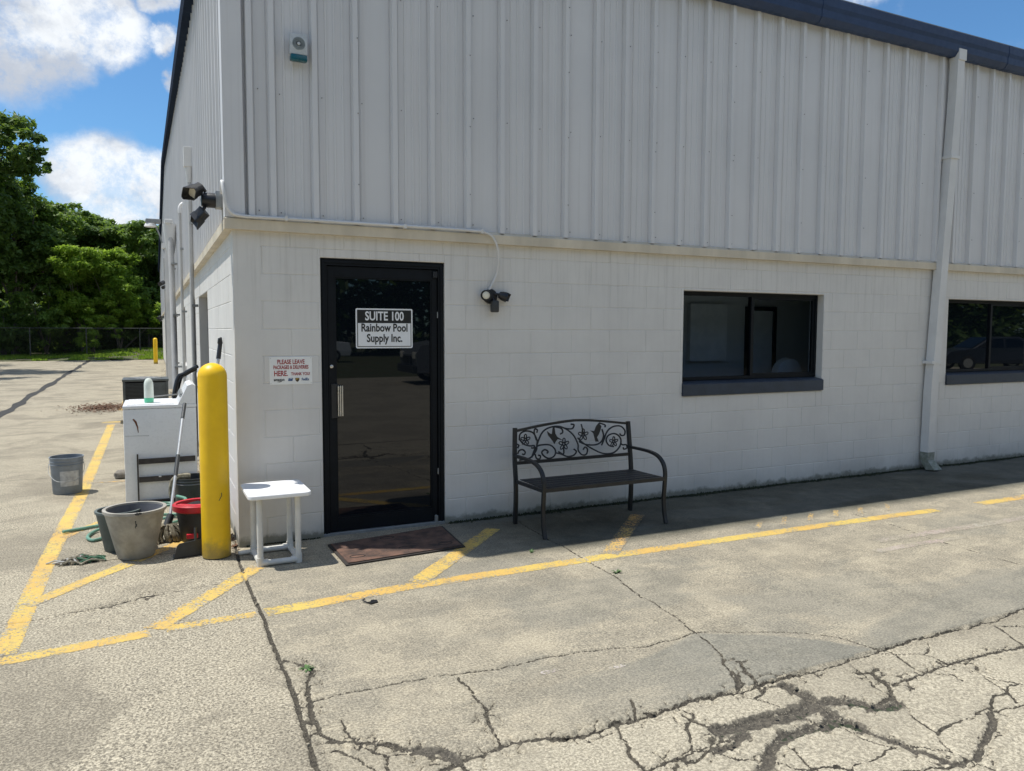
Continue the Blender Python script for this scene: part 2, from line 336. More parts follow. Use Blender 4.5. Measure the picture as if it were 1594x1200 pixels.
# ---------------------------------------------------------------- mesh helpers
class MB:
    def __init__(s): s.v = []; s.f = []
    def add(s, vs, fs):
        o = len(s.v); s.v += [tuple(v) for v in vs]; s.f += [tuple(i+o for i in f) for f in fs]; return s
    def box(s, a, b, c=0.0, M=None):
        """axis box from corner a to corner b with chamfer c"""
        x0, y0, z0 = a; x1, y1, z1 = b
        if c <= 0:
            vs = [(x0, y0, z0), (x1, y0, z0), (x1, y1, z0), (x0, y1, z0), (x0, y0, z1), (x1, y0, z1), (x1, y1, z1), (x0, y1, z1)]
            fs = [(0, 3, 2, 1), (4, 5, 6, 7), (0, 1, 5, 4), (1, 2, 6, 5), (2, 3, 7, 6), (3, 0, 4, 7)]
        else:
            bm = bmesh.new(); bmesh.ops.create_cube(bm, size=1)
            for v in bm.verts: v.co = Vector(((x0+x1)/2+v.co.x*(x1-x0), (y0+y1)/2+v.co.y*(y1-y0), (z0+z1)/2+v.co.z*(z1-z0)))
            bmesh.ops.bevel(bm, geom=bm.edges[:], offset=c, segments=2 if c > .004 else 1, affect='EDGES', profile=.6)
            bm.verts.index_update(); vs = [v.co[:] for v in bm.verts]; fs = [tuple(v.index for v in f.verts) for f in bm.faces]; bm.free()
        if M is not None: vs = [tuple(M @ Vector(v)) for v in vs]
        return s.add(vs, fs)
    def tube(s, pts, r, n=8, caps=True, closed=False):
        pts = [Vector(p) for p in pts]; m = len(pts)
        rs = r if isinstance(r, (list, tuple)) else [r]*m
        up = None; rings = []
        for i, p in enumerate(pts):
            if closed: d = pts[(i+1) % m]-pts[i-1]
            else: d = pts[min(i+1, m-1)]-pts[max(i-1, 0)]
            d.normalize()
            if up is None:
                up = Vector((0, 0, 1)) if abs(d.z) < .9 else Vector((0, 1, 0))
            a = d.cross(up).normalized(); bb = a.cross(d).normalized(); up = bb
            rings.append([p+(a*math.cos(2*PI*k/n)+bb*math.sin(2*PI*k/n))*rs[i] for k in range(n)])
        vs = [v for R_ in rings for v in R_]; fs = []
        for i in range(m if closed else m-1):
            j = (i+1) % m
            for k in range(n):
                fs.append((i*n+k, i*n+(k+1) % n, j*n+(k+1) % n, j*n+k))
        if caps and not closed:
            fs.append(tuple(reversed(range(n)))); fs.append(tuple((m-1)*n+k for k in range(n)))
        return s.add(vs, fs)
    def bar(s, pts, w, h, side=(0, 1, 0)):
        """rectangular section w (along side) by h swept along pts"""
        pts = [Vector(p) for p in pts]; m = len(pts); sv = Vector(side).normalized(); vs = []; fs = []
        for i, p in enumerate(pts):
            d = (pts[min(i+1, m-1)]-pts[max(i-1, 0)]).normalized(); nrm = d.cross(sv).normalized()
            for a, b_ in ((-1, -1), (1, -1), (1, 1), (-1, 1)): vs.append(p+sv*a*w/2+nrm*b_*h/2)
        for i in range(m-1):
            for k in range(4): fs.append((i*4+k, i*4+(k+1) % 4, (i+1)*4+(k+1) % 4, (i+1)*4+k))
        fs += [(3, 2, 1, 0), tuple((m-1)*4+k for k in range(4))]
        return s.add(vs, fs)
    def lathe(s, prof, n=32, center=(0, 0, 0), sx=1, sy=1, M=None, caps=True):
        vs = []; fs = []; m = len(prof)
        for r, z in prof:
            for k in range(n):
                a = 2*PI*k/n; v = Vector((r*math.cos(a)*sx, r*math.sin(a)*sy, z))
                if M is not None: v = M @ v
                vs.append((v.x+center[0], v.y+center[1], v.z+center[2]))
        for i in range(m-1):
            for k in range(n): fs.append((i*n+k, i*n+(k+1) % n, (i+1)*n+(k+1) % n, (i+1)*n+k))
        if caps and prof[0][0] > 1e-5: fs.append(tuple(reversed(range(n))))
        if caps and prof[-1][0] > 1e-5: fs.append(tuple((m-1)*n+k for k in range(n)))
        return s.add(vs, fs)
    def prism(s, poly, a, b, axis='y'):
        """2-D polygon extruded from a to b"""
        n = len(poly); vs = []
        for c in (a, b):
            for p, q in poly: vs.append({'y': (p, c, q), 'x': (c, p, q), 'z': (p, q, c)}[axis])
        fs = [tuple(range(n)), tuple(reversed(range(n, 2*n)))]+[(k, k+n, (k+1) % n+n, (k+1) % n) for k in range(n)]
        return s.add(vs, fs)
    def mesh(s, name, smooth=False):
        me = bpy.data.meshes.new(name); me.from_pydata(s.v, [], s.f)
        bm = bmesh.new(); bm.from_mesh(me); bmesh.ops.recalc_face_normals(bm, faces=bm.faces); bm.to_mesh(me); bm.free()
        if smooth:
            me.polygons.foreach_set('use_smooth', [True]*len(me.polygons))
            try: me.set_sharp_from_angle(angle=math.radians(38))
            except Exception: pass
        return me
    def build(s, name, mat, parent=None, smooth=False, loc=(0, 0, 0), rot=(0, 0, 0)):
        me = s.mesh(name, smooth); me.materials.append(mat)
        return link(name, me, parent, loc, rot)
def link(name, me, parent=None, loc=(0, 0, 0), rot=(0, 0, 0)):
    o = bpy.data.objects.new(name, me); C.objects.link(o); o.location = loc; o.rotation_euler = rot
    if parent: o.parent = parent
    return o
def thing(name, label, cat, loc=(0, 0, 0), rotz=0, group=None):
    o = bpy.data.objects.new(name, None); C.objects.link(o); o.location = loc; o.rotation_euler = (0, 0, rotz)
    o.empty_display_size = .1
    return tag(o, label, cat, group)
def tag(o, label, cat, group=None):
    o['label'] = label; o['category'] = cat
    if group: o['group'] = group
    return o
def catmull(pts, n=6, closed=False):
    pts = [Vector(p) for p in pts]; out = []; m = len(pts)
    for i in range(m if closed else m-1):
        p0 = pts[(i-1) % m] if (closed or i > 0) else pts[0]*2-pts[1]
        p1 = pts[i]; p2 = pts[(i+1) % m]
        p3 = pts[(i+2) % m] if (closed or i+2 < m) else p2*2-p1
        for k in range(n):
            t_ = k/n
            out.append(.5*((2*p1)+(p2-p0)*t_+(2*p0-5*p1+4*p2-p3)*t_*t_+(3*p1-p0-3*p2+p3)*t_**3))
    if not closed: out.append(pts[-1])
    return out
KS = .0135; RS = -math.atan(KS)                       # the side wall runs a hair off square
def sp(y, out=0, z=0): return (KS*y-out, y, z)
# ---------------------------------------------------------------- pavement with its cracks
CRACKS = [(0.0201,[(-0.014,0.247),(-0.043,-0.32),(-0.047,-0.853),(-0.042,-1.495),(-0.051,-1.871),(-0.053,-2.179),(-0.048,-2.364),(-0.058,-2.625),(-0.066,-2.772),(-0.084,-3.176),(-0.103,-3.529)]),(0.0099,[(-0.007,-2.63),(0.28,-2.628),(0.438,-2.627),(0.614,-2.638),(0.679,-2.654),(0.874,-2.695),(1.083,-2.676),(1.281,-2.687),(1.477,-2.721),(1.646,-2.785),(1.802,-2.778),(2.01,-2.746)]),(0.0072,[(2.01,-2.746),(2.307,-2.888),(2.556,-3.018),(2.681,-3.173),(2.701,-3.317)]),(0.0072,[(2.01,-2.746),(2.068,-2.495),(2.097,-2.255),(2.078,-2.185),(2.148,-1.831),(2.194,-1.067),(2.199,-0.52),(2.246,-0.07)]),(0.009,[(2.01,-2.746),(1.993,-2.87),(1.929,-3.074),(1.842,-3.229),(1.78,-3.336)]),(0.0165,[(1.929,-3.074),(1.976,-3.121),(1.914,-3.271),(1.87,-3.358)]),(0.0225,[(1.866,-3.202),(1.86,-3.252),(1.801,-3.325)]),(0.0195,[(0.013,-2.988),(0.089,-3.025),(0.22,-3.116),(0.314,-3.238),(0.41,-3.349),(0.42,-3.442)]),(0.0396,[(0.3,-3.183),(0.382,-3.248),(0.41,-3.311)]),(0.0225,[(0.285,-3.377),(0.41,-3.349),(0.534,-3.336),(0.609,-3.317),(0.687,-3.323),(0.792,-3.332)]),(0.015,[(0.792,-3.332),(0.94,-3.365),(1.178,-3.36),(1.238,-3.353),(1.464,-3.338),(1.762,-3.355),(1.951,-3.34),(2.223,-3.343)]),(0.0108,[(2.223,-3.343),(2.633,-3.345),(2.737,-3.335),(3.134,-3.314),(3.625,-3.327),(4.001,-3.297),(4.798,-3.252)]),(0.021,[(-0.035,-2.139),(0.021,-2.222),(0.073,-2.31),(0.004,-2.547),(-0.007,-2.63),(-0.022,-2.679),(-0.011,-2.822),(-0.015,-2.942),(0.013,-2.988)]),(0.0126,[(-0.046,-2.662),(-0.011,-2.653)]),(0.0126,[(-0.066,-2.784),(-0.011,-2.822)]),(0.0126,[(-0.05,-2.904),(0.0,-2.906)]),(0.0126,[(-0.048,-3.0),(0.013,-2.988)]),(0.0108,[(-0.049,-3.075),(0.014,-3.07),(0.078,-3.16),(0.129,-3.324)]),(0.0063,[(0.669,-2.679),(0.676,-2.87),(0.661,-3.008),(0.628,-3.13),(0.617,-3.247),(0.602,-3.303)]),(0.015,[(0.663,-2.99),(0.653,-3.047),(0.629,-3.119)]),(0.0126,[(1.268,-3.23),(1.213,-3.341)]),(0.0117,[(1.098,-3.374),(1.057,-3.502),(1.024,-3.597),(1.014,-3.664),(0.977,-3.755)]),(0.0108,[(0.113,-3.083),(0.177,-3.189),(0.15,-3.311)]),(0.0108,[(0.177,-3.189),(0.264,-3.211),(0.315,-3.236)]),(0.0165,[(1.402,-3.402),(1.422,-3.498),(1.464,-3.584),(1.381,-3.663),(1.219,-3.716),(1.182,-3.663),(1.043,-3.669),(1.007,-3.675),(0.935,-3.735)]),(0.0648,[(1.461,-3.571),(1.653,-3.589),(1.85,-3.606),(1.984,-3.588)]),(0.0504,[(1.984,-3.588),(2.026,-3.509),(2.012,-3.398)]),(0.054,[(1.984,-3.588),(1.979,-3.722),(2.0,-3.797)]),(0.0324,[(2.0,-3.797),(2.025,-3.893),(2.046,-3.984),(2.084,-4.058),(2.121,-4.16)]),(0.0263,[(2.121,-4.16),(2.235,-4.151),(2.39,-4.091),(2.571,-4.007),(2.612,-3.96)]),(0.0063,[(2.612,-3.96),(2.813,-3.987),(3.033,-4.014)]),(0.0504,[(1.979,-3.722),(1.806,-3.726),(1.691,-3.71)]),(0.036,[(1.691,-3.71),(1.554,-3.767),(1.465,-3.834),(1.429,-3.845),(1.321,-3.921)]),(0.036,[(1.544,-3.622),(1.447,-3.674),(1.368,-3.693)]),(0.009,[(1.646,-3.791),(1.604,-3.901),(1.594,-3.967),(1.562,-4.037)]),(0.0504,[(2.041,-3.589),(2.165,-3.623),(2.187,-3.705),(2.263,-3.741),(2.327,-3.727)]),(0.021,[(2.417,-3.452),(2.493,-3.473),(2.566,-3.469)]),(0.021,[(2.482,-3.467),(2.453,-3.581),(2.368,-3.674),(2.292,-3.684),(2.187,-3.705)]),(0.0162,[(2.475,-3.591),(2.606,-3.603),(2.709,-3.592),(2.936,-3.57),(3.02,-3.623),(2.966,-3.677)]),(0.0108,[(2.701,-3.561),(2.81,-3.656),(2.792,-3.715)]),(0.009,[(2.701,-3.317),(2.781,-3.356),(2.701,-3.534),(2.709,-3.592)]),(0.0225,[(2.936,-3.57),(3.2,-3.583),(3.321,-3.58),(3.46,-3.611),(3.77,-3.648)]),(0.0072,[(2.913,-3.751),(2.879,-3.892),(2.814,-3.961)]),(0.009,[(1.782,-4.076),(1.826,-4.079),(2.112,-4.165)]),(0.0081,[(3.634,-3.39),(3.733,-3.452),(4.052,-3.564)]),(0.009,[(1.182,-3.663),(1.04,-3.785)]),(0.009,[(-1.524,-1.061),(-1.355,-1.033),(-1.24,-1.038),(-1.126,-0.997),(-0.984,-0.972)]),(0.0162,[(-0.984,-0.972),(-0.826,-0.951),(-0.636,-0.874)]),(0.0108,[(-0.636,-0.874),(-0.445,-0.851),(-0.275,-0.813),(-0.063,-0.818)]),(0.009,[(-0.197,-0.795),(-0.094,-0.817)]),(0.0081,[(5.044,-1.242),(5.023,-1.633),(4.904,-2.103),(4.852,-2.803),(4.798,-3.252)]),(0.0054,[(0.101,-3.072),(0.08,-2.843)])]
def _h(ix, iy, s=0):
    v = np.sin(ix*127.1+iy*311.7+s*74.7)*43758.5453
    return v-np.floor(v)
def vnoise(x, y, s=0):
    xi = np.floor(x); yi = np.floor(y); fx = x-xi; fy = y-yi; fx = fx*fx*(3-2*fx); fy = fy*fy*(3-2*fy)
    return (_h(xi, yi, s)*(1-fx)+_h(xi+1, yi, s)*fx)*(1-fy)+(_h(xi, yi+1, s)*(1-fx)+_h(xi+1, yi+1, s)*fx)*fy
def fbm(x, y, o=4, s=0):
    a = 0; amp = .5; tot = 0
    for k in range(o): a = a+amp*vnoise(x*2**k, y*2**k, s+k); tot += amp; amp *= .55
    return a/tot
def vor(X, Y, s, seed):
    """distance to the edges of a random cell pattern of size s"""
    gx_ = np.floor(X/s); gy_ = np.floor(Y/s); d1 = np.full(X.shape, 9.0); d2 = np.full(X.shape, 9.0)
    for i in (-1, 0, 1):
        for j in (-1, 0, 1):
            cx = gx_+i; cy = gy_+j; px = (cx+_h(cx, cy, seed))*s; py = (cy+_h(cx, cy, seed+9))*s
            d = np.hypot(X-px, Y-py); n1 = np.minimum(d1, d); d2 = np.minimum(d2, np.maximum(d1, d)); d1 = n1
    return (d2-d1)*.5
def seg_dist(X, Y):
    """returns crack strength 0..1 and smallest normalised distance"""
    wx = X+(fbm(X*9, Y*9, 3, 1)-.5)*.035+(fbm(X*40, Y*40, 2, 9)-.5)*.016
    wy = Y+(fbm(X*9, Y*9, 3, 5)-.5)*.035+(fbm(X*40, Y*40, 2, 13)-.5)*.016
    wn = .45+.85*fbm(X*11, Y*11, 3, 21)
    best = np.full(X.shape, 9.0); depth = np.zeros(X.shape); wide = np.zeros(X.shape); near = np.full(X.shape, 9.0)
    for w, ps in CRACKS:
        st = 0 if w < .0 else 1
        ux, uy = (wx, wy)
        if ps[0][0] > 4.8 and w < .0095 and abs(ps[0][1]+1.5) < .6: ux, uy = X, Y
        if w == .0201 and len(ps) > 9: ux, uy = X+(wx-X)*.3, Y
        for (ax, ay), (bx, by) in zip(ps[:-1], ps[1:]):
            m_ = (X > min(ax, bx)-.25) & (X < max(ax, bx)+.25) & (Y > min(ay, by)-.25) & (Y < max(ay, by)+.25)
            if not m_.any(): continue
            px, py = ux[m_], uy[m_]; dx, dy = bx-ax, by-ay; q = dx*dx+dy*dy+1e-12
            tt = np.clip(((px-ax)*dx+(py-ay)*dy)/q, 0, 1); d = np.hypot(px-ax-tt*dx, py-ay-tt*dy)
            ww = np.maximum(w*.5*wn[m_], .0050)
            e = d/ww
            if .0145 <= w < .06 and w != .0201:
                n0 = near[m_]; near[m_] = np.minimum(n0, d)
            b0 = best[m_]; upd = e < b0; b0[upd] = e[upd]; best[m_] = b0
            dp = depth[m_]; nd = np.clip((1.55-e)/.7, 0, 1)*min(.018, .008+w*.2); dp = np.maximum(dp, nd); depth[m_] = dp
            wd = wide[m_]; wd = np.maximum(wd, np.clip((w-.0135)/.022, 0, 1)*np.clip((2.6-d/(w*.5))/2.2, 0, 1)); wide[m_] = wd
    # hairline web in the broken field by the drive, and rubble beside the worst breaks
    vx, vy = X+(fbm(X*7, Y*7, 3, 61)-.5)*.12, Y+(fbm(X*7, Y*7, 3, 63)-.5)*.12
    e1 = vor(vx, vy, .55, 3)/(.0034*(.4+1.2*fbm(X*6, Y*6, 2, 70)))
    z3 = (Y < -3.40+.018*X) & (X > .2) & (X < 6.5) & (fbm(X*1.2, Y*1.2, 3, 71) > .43)
    e1 = np.where(z3, e1, 9); best = np.minimum(best, e1); depth = np.maximum(depth, np.clip((1.6-e1)/.8, 0, 1)*.007)
    e2 = vor(vx, vy, .085, 5)/(.0040*(.6+1.0*fbm(X*20, Y*20, 2, 80)))
    z4 = (near < .020+.075*fbm(X*5, Y*5, 2, 81)) & (near > .004)
    e2 = np.where(z4, e2, 9); b1 = best.copy(); best = np.minimum(best, e2); depth = np.maximum(depth, np.clip((1.6-e2)/.8, 0, 1)*.009)
    crk = np.maximum(np.clip(1.65-b1*.95, 0, 1), .62*np.clip(1.5-e2, 0, 1))
    return best, depth, wide, crk
def Hbase(X, Y):
    st = np.clip((-3.355+.016*X-Y)/.016, 0, 1)*np.clip((X-.5)/.3, 0, 1)
    return (fbm(X*1.3, Y*1.3, 3, 31)-.5)*.010-np.clip(-Y-3.4, 0, 5)*.004-st*.013
pave = bpy.data.objects.new('pavement', None); C.objects.link(pave); pave['kind'] = 'structure'
def spacing(a, b, s): return list(np.linspace(a, b, max(2, int(round((b-a)/s))+1)))[:-1]
gx = np.array(spacing(-2.2, -1.2, .014)+spacing(-1.2, 4.4, .0085)+spacing(4.4, 9.8, .02)+[9.8])
gy = np.array(spacing(-4.8, -4.4, .02)+spacing(-4.4, -2.4, .0085)+spacing(-2.4, -.9, .013)+spacing(-.9, .06, .018)+[.06])
GX, GY = np.meshgrid(gx, gy)
best, dep, wide, crk = seg_dist(GX, GY)
GZ = Hbase(GX, GY)
# crk: 1 inside, falling off over the spalled lips
GZ = GZ-dep+((fbm(GX*60, GY*60, 2, 44)-.5)*.006)*(best < 1.3)
# aggregate surface relief where the paste has worn away
rough_zone = ((GX < -.03) | (GY < -3.38))
GZ = GZ+np.where(rough_zone, (fbm(GX*45, GY*45, 2, 77)-.5)*.0022, 0)
ny, nx = GX.shape
# cells and connected pieces
bc = .25*(best[:-1, :-1]+best[1:, :-1]+best[:-1, 1:]+best[1:, 1:])
cxx = .5*(gx[1:]+gx[:-1])[None, :]*np.ones((ny-1, 1)); cyy = .5*(gy[1:]+gy[:-1])[:, None]*np.ones((1, nx-1))
solid = bc > 1.0
lab = np.where(solid, np.arange((ny-1)*(nx-1)).reshape(ny-1, nx-1)+1, 0)
def sweep(l):
    # label spreading with run-wise maxima (rows and columns), fast in numpy
    for ax in (0, 1):
        a = l if ax == 1 else l.T
        flat = np.ascontiguousarray(a).ravel(); z = flat == 0
        brk = z.copy(); rowlen = a.shape[1]; starts = np.zeros(flat.size, bool); starts[::rowlen] = True
        st = starts | brk | np.roll(brk, 1); ids = np.flatnonzero(st)
        mx = np.maximum.reduceat(flat, ids); rep = np.repeat(mx, np.diff(np.append(ids, flat.size)))
        rep[z] = 0; a2 = rep.reshape(a.shape); l = a2 if ax == 1 else a2.T
    return l
for _ in range(400):
    l2 = sweep(lab)
    if (l2 == lab).all(): break
    lab = l2
ids, cnt = np.unique(lab, return_counts=True)
order = [i for i, c in sorted(zip(ids, cnt), key=lambda q: -q[1]) if i != 0]
big = [i for i in order if cnt[list(ids).index(i)] > 40][:290]
# grey damp-looking field in the low corner of the walk
def side(x0, y0, x1, y1): return ((x1-x0)*(GY-y0)-(y1-y0)*(GX-x0))/math.hypot(x1-x0, y1-y0)
nz = (fbm(GX*3, GY*3, 4, 90)-.5)
def sm(v, a, b): q = np.clip((v-a)/(b-a), 0, 1); return q*q*(3-2*q)
top = np.interp(GX, [-.2, 1.0, 1.62, 2.0, 2.35, 2.55, 2.72, 9], [-2.95, -2.95, -2.88, -2.75, -2.95, -3.12, -3.34, -3.34])
d1_ = sm(top-GY+nz*.02, -.01, .03)*sm(GX+nz*.7, .5, 2.0)
top2 = np.interp(GX, [2.3, 3.1, 3.9, 5.2, 9.8], [-3.35, -3.02, -2.86, -2.78, -2.6])
d2_ = sm(top2-GY+nz*.10, -.03, .08)*sm(GX, 2.45, 2.9)*.75
soft = sm(fbm(GX*.9, GY*1.6, 4, 95)+nz*.2, .50, .60)*sm(GY, -3.2, -2.9)*.5*sm(GX, .4, 1.2)
damp = np.maximum(np.maximum(d1_, d2_), soft)*(GY > -3.36+.016*GX)
def grid_mesh(name, mask, mat, parent, kind=None, dz=0.0):
    jj, ii = np.nonzero(mask)
    if len(jj) == 0: return None
    v00 = jj*nx+ii; quads = np.stack([v00, v00+1, v00+nx+1, v00+nx], 1)
    uniq, inv = np.unique(quads.ravel(), return_inverse=True)
    co = np.stack([GX.ravel()[uniq], GY.ravel()[uniq], GZ.ravel()[uniq]+dz], 1).astype(np.float32)
    me = bpy.data.meshes.new(name); me.vertices.add(len(uniq)); me.vertices.foreach_set('co', co.ravel())
    me.loops.add(len(inv)); me.loops.foreach_set('vertex_index', inv.astype(np.int32).ravel())
    me.polygons.add(len(quads)); me.polygons.foreach_set('loop_start', np.arange(0, len(inv), 4, dtype=np.int32))
    me.polygons.foreach_set('loop_total', np.full(len(quads), 4, dtype=np.int32)); me.polygons.foreach_set('use_smooth', np.ones(len(quads), bool))
    me.update(calc_edges=True)
    at = me.attributes.new('crack', 'FLOAT', 'POINT'); at.data.foreach_set('value', crk.ravel()[uniq].astype(np.float32))
    at = me.attributes.new('dirt', 'FLOAT', 'POINT'); at.data.foreach_set('value', wide.ravel()[uniq].astype(np.float32))
    at = me.attributes.new('damp', 'FLOAT', 'POINT'); at.data.foreach_set('value', damp.ravel()[uniq].astype(np.float32))
    me.materials.append(mat); o = link(name, me, parent)
    if kind: o['kind'] = kind
    return o
rest = lab == 0
for i in order:
    if i not in big: rest |= lab == i
cn = dict(zip(ids, cnt))
for i in big: grid_mesh('slab', lab == i, MAT_CONC, pave, None, 0 if cn[i] > 30000 else float(rng.uniform(-.004, .001)) if cn[i] < 800 else float(rng.uniform(-.004, 0)))
print('slabs', len(big))
grid_mesh('crack_debris', rest, MAT_CONC, pave, 'stuff')
# the rest of the lot, in big cast bays, sharing the material
def bay(name, x0, x1, y0, y1, z=0.0, mat=None, parent=None):
    nxx = max(1, int((x1-x0)/1.5)); nyy = max(1, int((y1-y0)/1.5)); vs = []; fs = []
    for j in range(nyy+1):
        for i in range(nxx+1): vs.append((x0+(x1-x0)*i/nxx, y0+(y1-y0)*j/nyy, z))
    for j in range(nyy):
        for i in range(nxx): a = j*(nxx+1)+i; fs.append((a, a+1, a+nxx+2, a+nxx+1))
    return MB().add(vs, fs).build(name, mat or MAT_CONC2, parent or pave)
g_ = .012
for (y0, y1) in ((.06, 3.7), (3.7, 9.12), (9.12, 14.6), (14.6, 20.3), (20.3, 26.0), (26.0, 33.0), (33.0, 40.3)):
    bay('slab', -3.02, .55, y0+g_*(y0 > 1), y1); bay('slab', -9, -3.06, y0+g_*(y0 > 1), y1)
    if y1 < 21: bay('slab', -16, -9.03, y0+g_, y1)
bay('slab', -16, -2.2, -4.8, .06); bay('slab', 9.8, 34, -4.8, .06)
for x0, x1 in ((-16, -8), (-8, 0), (0, 8), (8, 16), (16, 25), (25, 34)): bay('slab', x0, x1-g_, -20, -4.8, -.014)
bay('joint_bed', -16, 34, -20, 40.3, -.035, MAT_MOSS)
lawn = bay('ground', -500, 500, -500, 700, -.06, MAT_LAWN, None); lawn.parent = None; lawn['kind'] = 'structure'
# bank of grass beyond the lot
def bank():
    xs = np.linspace(-16, 8, 90); ys = np.linspace(40.3, 47.5, 34); X, Y = np.meshgrid(xs, ys)
    Z = .02+np.clip((Y-40.6)/4, 0, 1)**1.2*.42*np.clip((X+6)/5, .15, 1)+(fbm(X*1.5, Y*1.5, 4, 3)-.5)*.16
    vs = np.stack([X.ravel(), Y.ravel(), Z.ravel()], 1).tolist(); n = len(xs)
    fs = [(j*n+i, j*n+i+1, (j+1)*n+i+1, (j+1)*n+i) for j in range(len(ys)-1) for i in range(n-1)]
    o = MB().add(vs, fs).build('grass_verge', MAT_LAWN, None, True); o['kind'] = 'structure'
bank()
# gravel and grit lying in the crack hollows
def grit():
    mb = MB(); rr = random.Random(4); n = 0
    wide = [(w, ps) for w, ps in CRACKS if w >= .015]
    for w, ps in wide:
        for (ax, ay), (bx, by) in zip(ps[:-1], ps[1:]):
            Ls = math.hypot(bx-ax, by-ay)
            for _ in range(int(Ls*(40 if w < .05 else 110))):
                t_ = rr.random(); off = rr.gauss(0, w*.32); r = rr.choice((.002, .003, .003, .004, .0019)) if rr.random() < .96 else .012
                x = ax+(bx-ax)*t_-(by-ay)/Ls*off; y = ay+(by-ay)*t_+(bx-ax)/Ls*off
                if x < -2 or y > -.3 or y < -4.7 or x > 9: continue
                z = -min(.018, .008+w*.2)*.85+r*.3
                a = rr.random()*6.3; q = [(r*math.cos(a+k*1.57)*rr.uniform(.6, 1.2), r*math.sin(a+k*1.57)*rr.uniform(.6, 1.2)) for k in range(4)]
                vs = [(x+u, y+v, z-r*.4) for u, v in q]+[(x+u*.7, y+v*.7, z+r*.5*rr.uniform(.5, 1)) for u, v in q]
                mb.add(vs, [(4, 5, 6, 7), (0, 1, 5, 4), (1, 2, 6, 5), (2, 3, 7, 6), (3, 0, 4, 7)])
    o = mb.build('gravel', pm('crack_grit', (.34, .30, .225), .9, var=.4, vscale=40, col2=(.16, .14, .105))); o['kind'] = 'stuff'
grit()
# painted lines, draped over the slabs
def stripe(name, pts, w, mat, w_end=None, seed=0, lift=.0012):
    pts = [Vector((p[0], p[1], 0)) for p in pts]
    vs = []; ed = []; fs = []; rows = 0; NW = 9
    segs = []
    for a, b in zip(pts[:-1], pts[1:]):
        n = max(2, int((b-a).length/(.012 if a.y < .1 else .05))); segs += [a.lerp(b, k/n) for k in range(n)]
    segs.append(pts[-1])
    rr = np.random.default_rng(seed+5)
    for i, p in enumerate(segs):
        d = (segs[min(i+1, len(segs)-1)]-segs[max(i-1, 0)]).normalized(); s_ = Vector((-d.y, d.x, 0))
        ww = w if w_end is None else w+(w_end-w)*i/len(segs)
        j0, j1 = rr.normal(0, .0015, 2)
        for k in range(NW+1):
            u = k/NW*2-1; q = p+s_*(u*ww/2+(j0*(u < -.9)+j1*(u > .9)))
            vs.append([q.x, q.y]); e = max(0, (abs(u)-.55)/.45); e = max(e, 1-min(i, len(segs)-1-i)/6 if min(i, len(segs)-1-i) < 6 else 0); ed.append(e)
    V = np.array(vs); near = (V[:, 1] < .055) & (V[:, 0] > -2.19)
    ii = np.clip(np.searchsorted(gx, V[:, 0])-1, 0, len(gx)-2); jj = np.clip(np.searchsorted(gy, V[:, 1])-1, 0, len(gy)-2)
    fx = np.clip((V[:, 0]-gx[ii])/(gx[ii+1]-gx[ii]), 0, 1); fy = np.clip((V[:, 1]-gy[jj])/(gy[jj+1]-gy[jj]), 0, 1)
    z = (GZ[jj, ii]*(1-fx)+GZ[jj, ii+1]*fx)*(1-fy)+(GZ[jj+1, ii]*(1-fx)+GZ[jj+1, ii+1]*fx)*fy
    z = np.where(near, z, 0)+lift
    for i in range(len(segs)-1):
        for k in range(NW): a = i*(NW+1)+k; fs.append((a, a+1, a+NW+2, a+NW+1))
    me = bpy.data.meshes.new(name); me.from_pydata([(x, y, zz) for (x, y), zz in zip(V, z)], [], fs)
    at = me.attributes.new('edge', 'FLOAT', 'POINT'); at.data.foreach_set('value', np.array(ed, np.float32))
    me.materials.append(mat); o = link(name, me); o['kind'] = 'structure'; return o
stripe('yellow_line', [(-1.36, -1.58), (-.62, -1.50)], .115, MAT_YEL, .11)
stripe('yellow_line', [(-.54, -1.48), (-.07, -1.455)], .105, MAT_YEL_W, .085, 2)
stripe('yellow_line', [(-.02, -1.45), (.878, -1.385), (2.339, -1.37), (4.1, -1.40), (5.86, -1.455)], .128, MAT_YEL, .115, 3)
stripe('yellow_line', [(6.45, -1.47), (9.6, -1.43)], .12, MAT_YEL_W, .12, 4)
stripe('yellow_line', [(.075, -.53), (-.60, -1.45)], .12, MAT_YEL_W, .13, 5, .0019)
stripe('yellow_line', [(1.93, -.33), (.93, -1.335)], .125, MAT_YEL, .14, 6, .0019)
stripe('yellow_line', [(3.30, -.42), (2.40, -1.33)], .125, MAT_YEL_VW, .13, 7, .0019)
for k, (x, y) in enumerate([(3.95, -1.2), (4.25, -1.18), (4.55, -1.19), (4.85, -1.2), (5.15, -1.21), (5.5, -1.22)]):
    stripe('yellow_line', [(x+.16, y+.13), (x-.06, y-.06)], .045, MAT_YEL_VW, .05, 20+k, .0019)
stripe('yellow_line', [(-1.275, -1.50), (-1.265, -.8), (-1.245, .44), (-1.185, 2.4), (-1.165, 3.7), (-1.10, 8.85)], .112, MAT_YEL, .12, 8)
stripe('yellow_line', [(-1.27, -.74), (-.735, -.085)], .11, MAT_YEL, .11, 9, .0019)
stripe('yellow_line', [(-.70, -.04), (-.33, .40)], .10, MAT_YEL, .10, 19, .0019)
stripe('yellow_line', [(-1.20, .86), (-.90, 1.45)], .07, MAT_YEL_W, .06, 10, .0019)
stripe('yellow_line', [(-1.26, 9.12), (-.5, 9.16)], .20, MAT_YEL_W, .2, 11, .0019)
stripe('yellow_line', [(-.99, 11.2), (-.93, 15), (-.885, 22)], .12, MAT_YEL_W, .12, 12)
stripe('paint_scuff', [(1.035, -2.83), (1.135, -2.82)], .035, MAT_CHIP, .03, 40)
stripe('paint_scuff', [(1.36, -2.93), (1.44, -2.92)], .035, MAT_CHIP, .03, 41)
